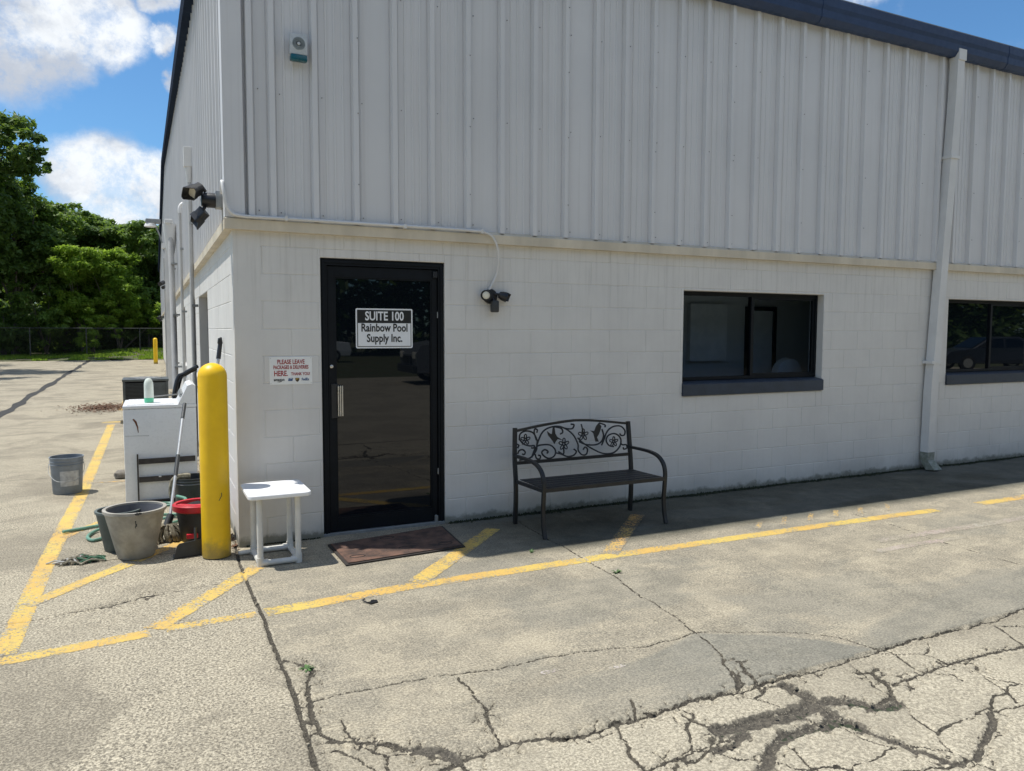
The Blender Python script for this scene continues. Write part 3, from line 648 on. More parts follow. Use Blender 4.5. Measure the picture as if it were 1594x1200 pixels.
stripe('paint_scuff', [(4.45, -1.93), (6.2, -1.98), (8.2, -2.02)], .10, MAT_PALE, .12, 42)
stripe('paint_scuff', [(4.2, -2.12), (5.2, -2.14)], .09, MAT_PALE, .07, 43)
stripe('yellow_line', [(-1.17, 3.2), (-.6, 3.15)], .06, MAT_YEL_VW, .06, 13, .0019)
# tar-sealed joint running away down the lot
def tar():
    rr = np.random.default_rng(3); V = []; F = []; ys = np.concatenate([np.arange(-4, 14, .12), np.arange(14, 40.2, .3)])
    for i, y in enumerate(ys):
        x = -3.04+.0*y+(vnoise(np.array(y*.9), np.array(0.), 2)-.5)*.08
        w = .075+.11*max(0, vnoise(np.array(y*1.1), np.array(3.), 4)-.35)+rr.normal(0, .0019)
        V += [(x-w, y, .0042), (x+w*.8, y, .0042)]
        if i: F.append((2*i-2, 2*i-1, 2*i+1, 2*i))
    o = MB().add(V, F).build('tar_seam', pm('joint_tar', (.03, .028, .025), .8, var=.4, vscale=6)); o['kind'] = 'structure'
tar()
# moss and grit along the foot of the wall
def moss():
    mb = MB(); rr = random.Random(9)
    for i in range(5200):
        x = 1.66+rr.random()**.9*8.2; y = -abs(rr.gauss(0, .016+.012*(math.sin(x*3.1)+math.sin(x*7.7))*.5))-.001; r = rr.uniform(.004, .014)*(1.5 if rr.random() < .06 else 1)
        a = rr.random()*6
        mb.add([(x+r*math.cos(a+k*2.09), y+r*math.sin(a+k*2.09)*.6, .001) for k in range(3)]+[(x, y, r*1.6)], [(0, 1, 3), (1, 2, 3), (2, 0, 3)])
    for i in range(260):
        x = rr.uniform(.05, .6); y = -abs(rr.gauss(0, .008))-.002; r = rr.uniform(.003, .008)
        mb.add([(x-r, y, 0), (x+r, y, 0), (x, y, r*1.5)], [(0, 1, 2)])
    o = mb.build('moss', MAT_MOSS); o['kind'] = 'stuff'
moss()
# ---------------------------------------------------------------- the building
BX, BY = 30.0, 41.0; RIDGE = 20.5; EAVE = 4.98; PITCH = .0905; CH = .2032; LEDGE = 2.34
bld = thing('warehouse_building', 'long grey warehouse with painted block base, ribbed steel upper walls and navy gutter', 'building')
def roofz(y): return EAVE+PITCH*min(y, 2*RIDGE-y)
# openings: (x0, x1, z0, z1)
FO = [(.628, 1.640, -.1, 2.170), (4.098, 5.976, .985, 2.010), (8.035, 9.92, .985, 2.010)]
SO = [(2.86, 4.55, -.1, 2.03), (5.35, 6.55, .98, 2.03), (8.9, 10.6, .98, 2.03), (14.0, 15.0, -.1, 2.03), (20.0, 21.4, .98, 2.03), (27, 28, -.1, 2.03)]
def cut(a, b, z0, z1, OPS):
    """pieces of the run a..b at course z0..z1 left after the openings"""
    runs = [(a, b)]
    for (x0, x1, w0, w1) in OPS:
        if z1 <= w0+.02 or z0 >= w1-.02: continue
        nr = []
        for (p, q) in runs:
            if q <= x0 or p >= x1: nr.append((p, q)); continue
            if p < x0: nr.append((p, x0))
            if q > x1: nr.append((x1, q))
        runs = nr
    return runs
block_cache = {}
def block_mesh(Lb, h):
    key = (round(Lb, 3), round(h, 3))
    if key in block_cache: return block_cache[key]
    e = .0012; c = .0045; d = .0028; x0, x1, z0, z1 = e, Lb-e, e, h-e
    vs = [(x0, .04, z0), (x1, .04, z0), (x1, .04, z1), (x0, .04, z1), (x0, d, z0), (x1, d, z0), (x1, d, z1), (x0, d, z1),
          (x0+c, 0, z0+c), (x1-c, 0, z0+c), (x1-c, 0, z1-c), (x0+c, 0, z1-c)]
    fs = [(0, 1, 2, 3), (0, 4, 5, 1), (1, 5, 6, 2), (2, 6, 7, 3), (3, 7, 4, 0), (4, 8, 9, 5), (5, 9, 10, 6), (6, 10, 11, 7), (7, 11, 8, 4), (8, 11, 10, 9)]
    me = MB().add(vs, fs).mesh('block'); me.materials.append(MAT_WALL); block_cache[key] = me; return me
def courses():
    z = 0; k = 0
    while z < LEDGE-.01:
        yield k, z, min(z+CH, LEDGE+.05); z += CH; k += 1
rb = random.Random(3)
front_wall = None
def masonry(name, length, OPS, place, ind_max, thick=.19):
    """solid backing with recessed mortar, and the blocks on its face"""
    back = MB(); rest = MB(); pieces = []
    zs = sorted(set([-.25, LEDGE+.05]+[z for o in OPS for z in (max(o[2], -.25), o[3])]))
    for z0, z1 in zip(zs[:-1], zs[1:]):
        for p, q in cut(0, length, z0, z1, OPS): back.box((p, .0036, z0), (q, thick, z1))
    for k, z0, z1 in courses():
        a = 0; n = 0
        first = .4064 if k % 2 else .2032
        xs = [0, first]
        while xs[-1] < length: xs.append(xs[-1]+.4064)
        for a, b in zip(xs[:-1], xs[1:]):
            b = min(b, length)
            # an opening's head or sill may cut a course in two heights
            lo, hi = z0, z1
            for o in OPS:
                if a < o[1]-.01 and b > o[0]+.01:
                    if lo < o[3]-.0 < hi-.005 and o[3]-lo > .05:
                        # part of the block above the head
                        for p, q in [(max(a, o[0]), min(b, o[1]))]:
                            if q-p > .02: pieces.append((p, q, o[3], hi, k))
                    if lo+.005 < o[2] < hi:
                        for p, q in [(max(a, o[0]), min(b, o[1]))]:
                            if q-p > .02: pieces.append((p, q, lo, o[2], k))
            for p, q in cut(a, b, lo, hi, OPS):
                if q-p > .012: pieces.append((p, q, lo, hi, k))
    return back, pieces
# front: backing + individual blocks
back, pieces = masonry('front', BX, FO, None, 0)
fw = back.build('block_wall', MAT_WALL, bld)
rest = MB(); cnt_b = 0
for (p, q, z0, z1, k) in pieces:
    if z1-z0 < .02: continue
    if p < 9.95 and cnt_b < 292:
        o = link('block', block_mesh(q-p, z1-z0), fw, (p, rb.uniform(-.0008, .0006), z0)); cnt_b += 1
    else:
        me = block_mesh(q-p, z1-z0); rest.add([(v.co.x+p, v.co.y, v.co.z+z0) for v in me.vertices], [tuple(f.vertices) for f in me.polygons])
print('front blocks', cnt_b)
r_ = rest.build('block_course', MAT_WALL, fw); r_['kind'] = 'stuff'
# side wall, same way, in its own slightly skewed frame: local X runs back along the wall
back, pieces = masonry('side', BY, SO, None, 0)
Ms = Matrix.Rotation(RS, 4, 'Z') @ Matrix(((0, 1, 0, 0), (1, 0, 0, 0), (0, 0, 1, 0), (0, 0, 0, 1)))   # (along, in, up) -> world
def smesh(mb): mb.v = [tuple(Ms @ Vector(v)) for v in mb.v]; return mb
sw = smesh(back).build('side_block_wall', MAT_WALL, bld)
rest = MB(); cnt_s = 0; side_cache = {}
for (p, q, z0, z1, k) in pieces:
    if z1-z0 < .02: continue
    me = block_mesh(q-p, z1-z0)
    if p < 5.4 and cnt_s < 150:
        key = me.name
        if key not in side_cache:
            m2 = MB().add([tuple(Ms @ v.co) for v in me.vertices], [tuple(f.vertices) for f in me.polygons]).mesh('block'); m2.materials.append(MAT_WALL); side_cache[key] = m2
        link('block', side_cache[key], sw, tuple(Ms @ Vector((p, rb.uniform(-.0008, .0006), z0)))); cnt_s += 1
    else:
        rest.add([tuple(Ms @ Vector((v.co.x+p, v.co.y, v.co.z+z0))) for v in me.vertices], [tuple(f.vertices) for f in me.polygons])
r_ = rest.build('block_course', MAT_WALL, sw); r_['kind'] = 'stuff'
# ledge trim over the blocks
lt = MB(); prof = [(-.058, LEDGE), (.02, LEDGE-.003), (.02, LEDGE+.115), (-.030, LEDGE+.094), (-.057, LEDGE+.074)]
def prism_front(prof, x0, x1): return [(x0, y, z) for y, z in prof]+[(x1, y, z) for y, z in prof]
n5 = len(prof)
def ringfs(n, caps=True):
    f = [(k, (k+1) % n, (k+1) % n+n, k+n) for k in range(n)]
    if caps: f += [tuple(reversed(range(n))), tuple(range(n, 2*n))]
    return f
lt.add([(y, y, z) for y, z in prof]+[(BX, y, z) for y, z in prof], ringfs(n5))
lt.add([(y, y, z) for y, z in prof]+[(KS*BY+y, BY, z) for y, z in prof], ringfs(n5))
lt.build('ledge_trim', MAT_TRIM, bld)
# ribbed steel panels
def panel_profile(x0, x1, ribs, out, minor=True):
    """polyline (x, depth) across the sheet: deep ribs and shallow swages between"""
    pts = [(x0, 0)]
    xs = []
    for r in ribs:
        if r-.036 > x0+.001 and r+.036 < x1-.001:
            xs.append((r-.036, r+.036, [(r-.036, 0), (r-.034, .004), (r-.029, .004), (r-.019, -.042), (r+.019, -.042), (r+.029, .004), (r+.034, .004), (r+.036, 0)]))
    allr = sorted(ribs)
    for a, b in zip(allr[:-1], allr[1:]):
        if b-a > .2 and minor:
            for f in (.30, .5, .70):
                c = a+(b-a)*f
                if c-.02 > x0 and c+.02 < x1: xs.append((c-.02, c+.02, [(c-.011, 0), (c-.006, -.0065), (c+.006, -.0065), (c+.011, 0)]))
    xs.sort()
    for s_ in xs: pts += s_[2]
    pts.append((x1, 0)); return pts
PZ = LEDGE+.09
def panel(name, x0, x1, ribs, ztop, mat, xf, parent, lap):
    pr = panel_profile(x0, x1, ribs, 0)
    # overlapping edge sits 1.5 mm proud of its neighbour
    vs = []; base = -.012-lap
    for x, d in pr: vs.append(xf((x, base+d, PZ)))
    for x, d in pr: vs.append(xf((x, base+d, ztop(x))))
    n = len(pr); fs = [(i, i+1, n+i+1, n+i) for i in range(n-1)]
    me = bpy.data.meshes.new(name); me.from_pydata(vs, [], fs); me.materials.append(mat)
    return link(name, me, parent)
ribs_f = [.134+.0]+[.289+.3085*k for k in range(100)]
sid = bpy.data.objects.new('siding', None); C.objects.link(sid); sid.parent = bld
edges = [-.045]+[.92+.9255*k+.03 for k in range(33)]
scr = MB()
def screw(mb, x, y, z, nrm=(0, -1, 0), r=.0042):
    M_ = Vector((0, 0, 1)).rotation_difference(Vector(nrm)).to_matrix().to_4x4(); M_.translation = Vector((x, y, z))
    mb.lathe([(r, -.001), (r, .004), (r*.5, .006)], 6, (0, 0, 0), M=None)
    for i in range(len(mb.v)-18, len(mb.v)): mb.v[i] = tuple(M_ @ Vector(mb.v[i]))
for i, (a, b) in enumerate(zip(edges[:-1], edges[1:])):
    if a > BX: break
    panel('steel_panel', a, b+.006, [r for r in ribs_f if a-.01 < r < b+.01] if True else [], lambda x: EAVE-.02, MAT_SID, lambda v: v, sid, .0016*(i % 2))
    if a < 10:
        for r in [r for r in ribs_f if a < r < b]:
            for z in (PZ+.055, PZ+.92, PZ+1.75):
                screw(scr, r+.058+rb.uniform(-.004, .004), -.014, z+rb.uniform(-.012, .012))
        for z in np.arange(PZ+.3, EAVE-.1, .55): screw(scr, b-.03, -.0555, z+rb.uniform(-.02, .02), r=.0042)
Rz = Matrix.Rotation(RS, 4, 'Z')
def sxf(v): return tuple(Rz @ Vector((v[1], v[0], v[2])))
ribs_s = [.20+.3085*k for k in range(134)]
edges = [-.045]+[.86+.9255*k for k in range(46)]
far = MB()
for i, (a, b) in enumerate(zip(edges[:-1], edges[1:])):
    if a >= BY: break
    b = min(b, BY)
    ov = .030 if i == 0 else 0
    panel('side_steel_panel', a, b+.005, [r for r in ribs_s if a-.01 < r < b+.01], lambda x: roofz(max(0, min(x, BY)))-.02, MAT_SID, sxf, sid, .0016*(i % 2))
scr.build('screw_heads', pm('screw_heads', (.20, .20, .205), .5, metal=.4), sid)['kind'] = 'stuff'
# corner flashing
cf_ = MB().box((-.052, -.049, PZ-.004), (.085, -.044, EAVE)).box((-.052, -.0438, PZ-.004), (-.047, .09, EAVE+.0))
cf_.build('corner_flashing', MAT_SID, bld)
# gutter along the front eave and rake trim up the side
gt = MB(); gp = [(-.012, 4.93), (-.012, 4.765), (-.05, 4.738), (-.11, 4.738), (-.150, 4.79), (-.152, 4.86), (-.165, 4.90), (-.165, 4.985), (-.150, 4.985), (-.150, 4.93)]
gt.add([(-.14, y, z) for y, z in gp]+[(BX+.1, y, z) for y, z in gp], ringfs(len(gp)))
gut = gt.build('gutter', MAT_NAVY, bld)
for x in np.arange(2.6, 12, 3.05):
    MB().add([(x, y-.004, z+(.002 if z > 4.8 else -.003)) for y, z in gp]+[(x+.06, y-.004, z+(.002 if z > 4.8 else -.003)) for y, z in gp], ringfs(len(gp))).build('gutter_joint', MAT_NAVY, gut)
rk = MB(); RO = .135
def rake_ring(y, up):
    x = KS*y; z = roofz(y)+.06
    return [(x+.02, y, z), (x-RO, y, z), (x-RO-.012, y, z-.05), (x-RO, y, z-.20), (x-.02, y, z-.215), (x-.02, y, z-.16)]
ys_ = [-.165, RIDGE, BY+.1]
R3 = [rake_ring(y, 0) for y in ys_]
vs = [p for r in R3 for p in r]; fs = []
for i in range(2): fs += [(i*6+k, i*6+(k+1) % 6, (i+1)*6+(k+1) % 6, (i+1)*6+k) for k in range(6)]
fs += [tuple(range(6)), tuple(range(12, 18))]
rk.add(vs, fs); rk.build('rake_trim', MAT_NAVYR, bld)
# roof
MB().add([(-.1, -.13, EAVE+.035), (BX, -.13, EAVE+.035), (BX, RIDGE, roofz(RIDGE)+.045), (-.1+KS*RIDGE, RIDGE, roofz(RIDGE)+.045), (BX, BY, EAVE+.045), (-.1+KS*BY, BY, EAVE+.045),
          (-.1, -.13, EAVE-.0), (BX, -.13, EAVE-.0), (BX, RIDGE, roofz(RIDGE)), (-.1+KS*RIDGE, RIDGE, roofz(RIDGE)), (BX, BY, EAVE), (-.1+KS*BY, BY, EAVE)],
         [(0, 1, 2, 3), (3, 2, 4, 5), (9, 8, 7, 6), (11, 10, 8, 9), (0, 6, 7, 1), (5, 4, 10, 11)]).build('roof', MAT_ROOF, bld)
MB().box((BX-.2, .3, -.2), (BX, BY-.2, EAVE)).box((.8, BY-.2, -.2), (BX, BY, EAVE)).build('far_wall', MAT_WALL, bld)
# downspout on the front
ds = MB(); w_ = .0625
def dsec(x, y, z): return [(x-.058, y-.05, z), (x+.058, y-.05, z), (x+.058, y+.05, z), (x-.058, y+.05, z)]
path = [(7.86, -.10, 4.80), (7.855, -.095, 4.3), (7.76, -.075, 2.4), (7.67, -.072, .9), (7.655, -.072, .20)]
vs = [p for q in path for p in dsec(*q)]; fs = []
for i in range(len(path)-1): fs += [(i*4+k, i*4+(k+1) % 4, (i+1)*4+(k+1) % 4, (i+1)*4+k) for k in range(4)]
fs += [(3, 2, 1, 0)]
ds.add(vs, fs); dso = ds.build('downspout', MAT_TRIMG, bld)
el = MB(); vs = dsec(7.655, -.075, .215)+[(7.60, -.12, .12), (7.715, -.12, .12), (7.715, -.02, .12), (7.60, -.02, .12)]+[(7.60, -.21, .02), (7.735, -.21, .02), (7.735, -.10, .008), (7.60, -.10, .008)]
vs = [(x+(.002 if k % 4 in (1, 2) else -.002)*(k < 4), y, z) for k, (x, y, z) in enumerate(vs)]
el.add(vs, [(i*4+k, i*4+(k+1) % 4, (i+1)*4+(k+1) % 4, (i+1)*4+k) for i in range(2) for k in range(4)])
el.build('elbow', pm('mossy_elbow', (.33, .34, .30), .6, var=.3, vscale=20, col2=(.14, .16, .11)), dso)
for z in (1.25, 3.6):
    x = 7.67+(.0 if z < 2 else .155); MB().box((x-.075, -.13 if z < 2 else -.152, z), (x+.085, -.005, z+.035)).build('strap', MAT_TRIMG, dso)
MB().box((7.80, -.16, 4.70), (7.93, -.04, 4.82)).build('outlet', MAT_TRIMG, dso)
# ---- door
df = MB()
Xa, Xb, Zt = .632, 1.637, 2.166
df.box((Xa, .020, 0), (Xa+.050, .12, Zt)).box((Xb-.048, .020, 0), (Xb, .12, Zt)).box((Xa+.050, .020, Zt-.050), (Xb-.048, .12, Zt)).box((Xa+.012, .012, .0), (Xa+.03, .0198, Zt-.012)).box((Xb-.03, .012, 0), (Xb-.012, .0198, Zt-.012)).box((Xa+.03, .012, Zt-.03), (Xb-.03, .0198, Zt-.012))
df.build('door_frame', MAT_DOORF, bld)
MB().box((Xa-.004, .01, -.02), (Xb+.004, .16, .022), .003).build('threshold', MAT_GALV, bld)
dr = MB(); d0, d1 = Xa+.054, Xb-.052; gz0, gz1 = .135, 2.03; gx0, gx1 = .742, 1.541; yf, yb = .034, .078
dr.box((d0, yf, .026), (gx0, yb, Zt-.056), .002).box((gx1, yf, .026), (d1, yb, Zt-.056), .002).box((gx0, yf, gz1), (gx1, yb, Zt-.056)).box((gx0, yf, .026), (gx1, yb, gz0))
dr.box((gx0, yf+.006, gz0), (gx0+.012, yf+.02, gz1)).box((gx1-.012, yf+.006, gz0), (gx1, yf+.02, gz1)).box((gx0+.012, yf+.006, gz1-.012), (gx1-.012, yf+.02, gz1)).box((gx0+.012, yf+.006, gz0), (gx1-.012, yf+.02, gz0+.012))
door = dr.build('door', MAT_DOORF, bld); door['label'] = 'black framed door with full dark glass'
MB().box((gx0+.002, .052, gz0+.002), (gx1-.002, .060, gz1-.002)).build('pane', MAT_GLASS, door)
MB().box((.705, .024, .93), (.765, .0338, 1.20), .003).build('pull_plate', MAT_BLK, door)
hd = MB()
for k in range(3): hd.box((.752+k*.0155, .004, .945), (.762+k*.0155, .012, 1.185), .002)
hd.build('handle', MAT_ALU, door)
h2 = MB().box((.748, .012, .99), (.795, .026, 1.01)).box((.748, .012, 1.12), (.795, .026, 1.14)); h2.build('handle_bracket', MAT_BLK, door)
MB().lathe([(.013, 0), (.013, .006), (.009, .008)], 16, (.7115, .034, 1.335), M=Matrix.Rotation(PI/2, 4, 'X')).build('lock', MAT_ALU, door, True)
MB().box((1.548, .014, 2.045), (1.585, .034, 2.10), .004).build('pivot', MAT_BLK, door); MB().lathe([(.016, 0), (.016, .05), (.01, .055)], 14, (1.567, .02, .022)).build('bottom_pivot', MAT_GALV, door, True)
MB().box((Xa, .13, 0), (Xb, .14, Zt)).build('door_backing', MAT_SIGNK, bld)
for z in (.42, 1.72): MB().lathe([(.006, 0), (.006, .05)], 8, (Xb-.050, .026, z)).build('hinge', MAT_GALV, door)
# ---- windows of the front
def front_window(x0, x1, dark=False, label=None):
    z0, z1 = 1.132, 2.010; y = .085
    f = MB(); e = .030
    f.box((x0+.002, y, z0), (x0+e, y+.05, z1-.002)).box((x1-e, y, z0), (x1-.002, y+.05, z1-.002)).box((x0+e, y, z1-e-.01), (x1-e, y+.05, z1-.002)).box((x0+e, y, z0), (x1-e, y+.05, z0+e))
    xm = (x0+x1)/2
    f.box((xm-.004, y-.004, z0+e), (xm+.034, y+.046, z1-e-.01))
    f.box((x0+e, y+.006, z0+e), (x0+e+.014, y+.030, z1-e-.01)).box((x1-e-.028, y+.012, z0+e), (x1-e, y+.04, z1-e-.01)).box((xm+.034, y+.012, z0+e), (x1-e-.028, y+.04, z0+e+.022)).box((xm+.034, y+.012, z1-e-.032), (x1-e-.028, y+.04, z1-e-.01))
    wf = f.build('window', MAT_DOORF, bld)
    if label: wf['label'] = label
    MB().box((x0+e+.014, y+.017, z0+e), (xm-.004, y+.021, z1-e-.01)).build('pane', MAT_GLASS if dark else MAT_GLASSW, wf)
    MB().box((xm+.034, y+.024, z0+e+.022), (x1-e-.028, y+.028, z1-e-.032)).build('pane', MAT_GLASS if dark else MAT_GLASSW, wf)
    MB().box((x0+.002, y+.051, z0-.12), (x0+.004, y+.052, z0)).build('shim', MAT_DOORF, wf)
    s = MB(); s.prism([(-.022, .990), (-.022, 1.100), (.0, 1.112), (y+.04, z0-.001), (y+.04, .990)], x0-.006, x1+.004, 'x')
    s.build('sill', MAT_NAVY2, wf)
front_window(4.098, 5.976, False, 'sliding window left of the downspout'); front_window(8.035, 9.92, True, 'sliding window right of the downspout')
# room behind the first window
rm = MB(); x0, x1, y0, y1, z0, z1 = 3.9, 7.6, .195, 1.0, .05, 2.45
rm.add([(x0, y0, z0), (x1, y0, z0), (x1, y1, z0), (x0, y1, z0), (x0, y0, z1), (x1, y0, z1), (x1, y1, z1), (x0, y1, z1)], [(0, 3, 7, 4), (1, 5, 6, 2), (3, 2, 6, 7), (4, 7, 6, 5)])
room = rm.build('office_room', MAT_ROOM, bld)
MB().add([(x0, y0, z0), (x1, y0, z0), (x1, y1, z0), (x0, y1, z0)], [(0, 1, 2, 3)]).build('floor', MAT_ROOMF, room)
MB().box((5.85, y1-.04, z0), (6.20, y1-.003, 1.86)).build('inner_door', MAT_WHITE, room)
MB().box((5.80, y1-.06, z0), (5.845, y1-.003, 1.91)).box((6.205, y1-.06, z0), (6.25, y1-.003, 1.91)).box((5.845, y1-.06, 1.865), (6.205, y1-.003, 1.91)).build('inner_door_frame', MAT_DOORF, room)
MB().box((4.95, y1-.06, 1.28), (5.48, y1-.003, 1.93)).build('white_board', MAT_WHITE, room)
MB().lathe([(.19, 0), (.20, .02), (.19, .10), (.15, .12)], 24, (6.05, .62, 1.12), M=Matrix.Rotation(PI/2, 4, 'X')).build('fan_housing', MAT_WHITE, room, True)
MB().box((7.98, .2, .9), (9.99, .21, 2.1)).build('blind_backing', MAT_SIGNK, bld)
# ---- side openings: recessed doors and narrow windows
for i, (a, b, z0, z1) in enumerate(SO):
    isd = z0 < 0
    f = MB(); zz = 0 if isd else z0
    f.box((a, .10, zz), (a+.05, .16, z1)).box((b-.05, .10, zz), (b, .16, z1)).box((a+.05, .10, z1-.05), (b-.05, .16, z1))
    if not isd: f.box((a+.05, .10, zz), (b-.05, .16, zz+.05))
    w = smesh(f).build('side_door' if isd else 'side_window', MAT_DOORF, bld)
    smesh(MB().box((a+.05, .12, zz+(.05 if not isd else 0)), (b-.05, .135, z1-.05))).build('door_leaf' if isd else 'pane', MAT_GLASS if not isd else MAT_DOORF, w)
    if not isd:
        smesh(MB().box((a-.02, -.035, zz-.12), (b+.02, .11, zz-.002))).build('sill', MAT_TRIMG, w)
        smesh(MB().box(((a+b)/2-.02, .095, zz+.05), ((a+b)/2+.02, .1195, z1-.05))).build('mullion', MAT_DOORF, w)
    else: smesh(MB().box((b-.16, .06, .98), (b-.12, .12, 1.04))).build('handle', MAT_ALU, w)
# slender downpipe and duct down the side wall belong to the building
def sbox(mb, y0, y1, o0, o1, z0, z1): return mb.add([tuple(Ms @ Vector(v)) for v in [(y0, -o1, z0), (y1, -o1, z0), (y1, -o0, z0), (y0, -o0, z0), (y0, -o1, z1), (y1, -o1, z1), (y1, -o0, z1), (y0, -o0, z1)]], [(0, 3, 2, 1), (4, 5, 6, 7), (0, 1, 5, 4), (1, 2, 6, 5), (2, 3, 7, 6), (3, 0, 4, 7)])
dp = sbox(MB(), 15.6, 15.75, .06, .20, .1, 3.75).build('side_downspout', MAT_TRIMG, bld)
sbox(MB(), 15.55, 15.80, .04, .26, 3.70, 3.82).build('cap', MAT_WHITE, dp)
# ---------------------------------------------------------------- fittings on the wall
def text(name, s, size, mat, parent, loc, bold=.0, sx=1.0, depth=.0006, spacing=1.0, rot=(PI/2, 0, 0), align='CENTER'):
    cu = bpy.data.curves.new(name, 'FONT'); cu.body = s; cu.size = size; cu.align_x = align; cu.align_y = 'CENTER'
    cu.offset = bold; cu.extrude = depth; cu.space_character = spacing; cu.resolution_u = 3
    o = bpy.data.objects.new('tmp', cu); C.objects.link(o); bpy.context.view_layer.update()
    me = bpy.data.meshes.new_from_object(o.evaluated_get(bpy.context.evaluated_depsgraph_get())); bpy.data.objects.remove(o)
    me.name = name; me.materials.clear(); me.materials.append(mat)
    for v in me.vertices: v.co.x *= sx
    return link(name, me, parent, loc, rot)
def rrect(x0, x1, z0, z1, r, n=4):
    out = []
    for cx, cz, a0 in ((x1-r, z1-r, 0), (x0+r, z1-r, PI/2), (x0+r, z0+r, PI), (x1-r, z0+r, 3*PI/2)):
        for k in range(n+1): a = a0+PI/2*k/n; out.append((cx+r*math.cos(a), cz+r*math.sin(a)))
    return out
# suite sign on the door glass
t = thing('suite_sign', 'black and white suite number and shop name sign on the dark door glass', 'sign', (1.1435, .0505, 1.632))
w, h = .468/2, .316/2
MB().prism(rrect(-w, w, -h, h, .012), -.003, 0).build('sign_board', MAT_SIGNW, t)
MB().prism(rrect(-w+.011, w-.011, -h+.011, h-.011, .004), -.0038, -.0032).build('border', MAT_SIGNK, t)
MB().prism([(-w+.017, -h+.017), (w-.017, -h+.017), (w-.017, h-.116), (-w+.017, h-.116)], -.0046, -.0040).build('lower_panel', MAT_SIGNW, t)
text('lettering', 'SUITE 100', .098, MAT_SIGNW, t, (0, -.0052, h-.063), .0022, .76)
text('lettering', 'Rainbow Pool', .088, MAT_SIGNK, t, (0, -.0056, h-.155), .0020, .78)
text('lettering', 'Supply Inc.', .088, MAT_SIGNK, t, (0, -.0056, h-.238), .0020, .78)
# delivery sign
t = thing('delivery_sign', 'small white sign with red lettering asking for packages, left of the door', 'sign', (.3975, -.0005, 1.311), 0)
w, h = .157, .104
MB().prism(rrect(-w, w, -h, h, .006), -.004, 0).build('sign_board', MAT_SIGNP, t)
text('lettering', 'PLEASE LEAVE', .047, MAT_SIGNR, t, (0, -.005, .065), .0010, .70)
text('lettering', 'PACKAGES & DELIVERIES', .038, MAT_SIGNR, t, (0, -.005, .025), .0008, .62)
text('lettering', 'HERE.', .056, MAT_SIGNR, t, (-.075, -.005, -.022), .0012, .72)
text('lettering', 'THANK YOU!', .032, MAT_SIGNR, t, (.070, -.005, -.026), .0006, .72)
text('lettering', 'amazon', .030, MAT_SIGNK, t, (-.088, -.005, -.067), .0008, .85)
MB().add([(-.108, -.005, -.083), (-.068, -.005, -.083), (-.070, -.005, -.079), (-.088, -.005, -.0865)], [(0, 3, 1, 2)]).build('smile_mark', MAT_SIGNK, t)
MB().prism([(-.024, -.078), (.008, -.078), (.014, -.056), (-.018, -.056)], -.0056, -.0044).build('eagle_mark', MAT_SBLUE, t)
MB().prism([(-.020, -.064), (.004, -.062), (.010, -.058), (-.010, -.060)], -.0062, -.0057).build('eagle_wing', MAT_SIGNW, t)
MB().prism([(.030, -.056), (.060, -.056), (.060, -.068), (.055, -.079), (.045, -.086), (.035, -.079), (.030, -.068)], -.0056, -.0044).build('shield_mark', MAT_SBRN, t)
MB().prism([(.034, -.060), (.056, -.060), (.056, -.063), (.040, -.067), (.034, -.072)], -.0062, -.0057).build('shield_arc', MAT_SGOLD, t)
text('lettering', 'FedEx', .028, MAT_SBLUE, t, (.105, -.005, -.068), .0008, .8)
for x in (-.148, .148):
    for z in (-.095, .095): MB().lathe([(.0025, 0), (.002, .0015)], 6, (x, -.004, z), M=Matrix.Rotation(PI/2, 4, 'X')).build('screw', MAT_GALV, t)
# siren and strobe
t = thing('alarm_siren', 'small weathered alarm siren with teal strobe lens high on the siding', 'alarm', (.478, -.045, 3.675))
b = MB().box((-.062, -.048, -.055), (.062, 0, .092), .008).build('housing', MAT_SIREN, t, True)
g = MB()
for r in (.046, .036, .026): g.lathe([(r, 0), (r, .003), (r-.005, .003), (r-.005, 0)], 24, (0, -.048, .022), M=Matrix.Rotation(PI/2, 4, 'X'))
g.build('grille_ring', pm('siren_grille', (.28, .32, .33), .5), t, True)
MB().lathe([(.013, 0), (.011, .006), (0, .007)], 16, (0, -.048, .022), M=Matrix.Rotation(PI/2, 4, 'X')).build('grille_hub', MAT_SIREN, t, True)
MB().box((-.060, -.056, -.100), (.060, -.002, -.0555), .010).build('strobe_lens', MAT_TEAL, t, True)
# conduit from the corner box along the ledge to the front light
cp = catmull([(-.062, .03, 2.60), (-.066, -.036, 2.672), (-.060, -.072, 2.60), (-.040, -.074, 2.50), (.0, -.074, 2.445), (.07, -.074, 2.432), (.20, -.074, 2.432)], 6)
c_ = MB().tube(cp, .013, 10)
c_.tube([(.20, -.074, 2.432), (.63, -.074, 2.434), (1.10, -.074, 2.436), (1.70, -.074, 2.437), (1.955, -.074, 2.434)], .0125, 10)
cond = c_.build('electrical_conduit', MAT_TRIMG, None, True)
tag(cond, 'pale conduit running along the beige ledge above the door', 'conduit')
c2 = MB().tube(catmull([(1.95, -.074, 2.434), (2.03, -.078, 2.40), (2.085, -.07, 2.31), (2.105, -.05, 2.20), (2.10, -.03, 2.10), (2.055, -.02, 2.0), (2.03, -.02, 1.955)], 6), .0095, 10).build('flexible_whip', MAT_TRIMG, cond, True)
for x in (.36, 1.27, 1.93): MB().box((x, -.090, 2.416), (x+.022, -.04, 2.452), .003).build('strap', MAT_TRIMG, cond)
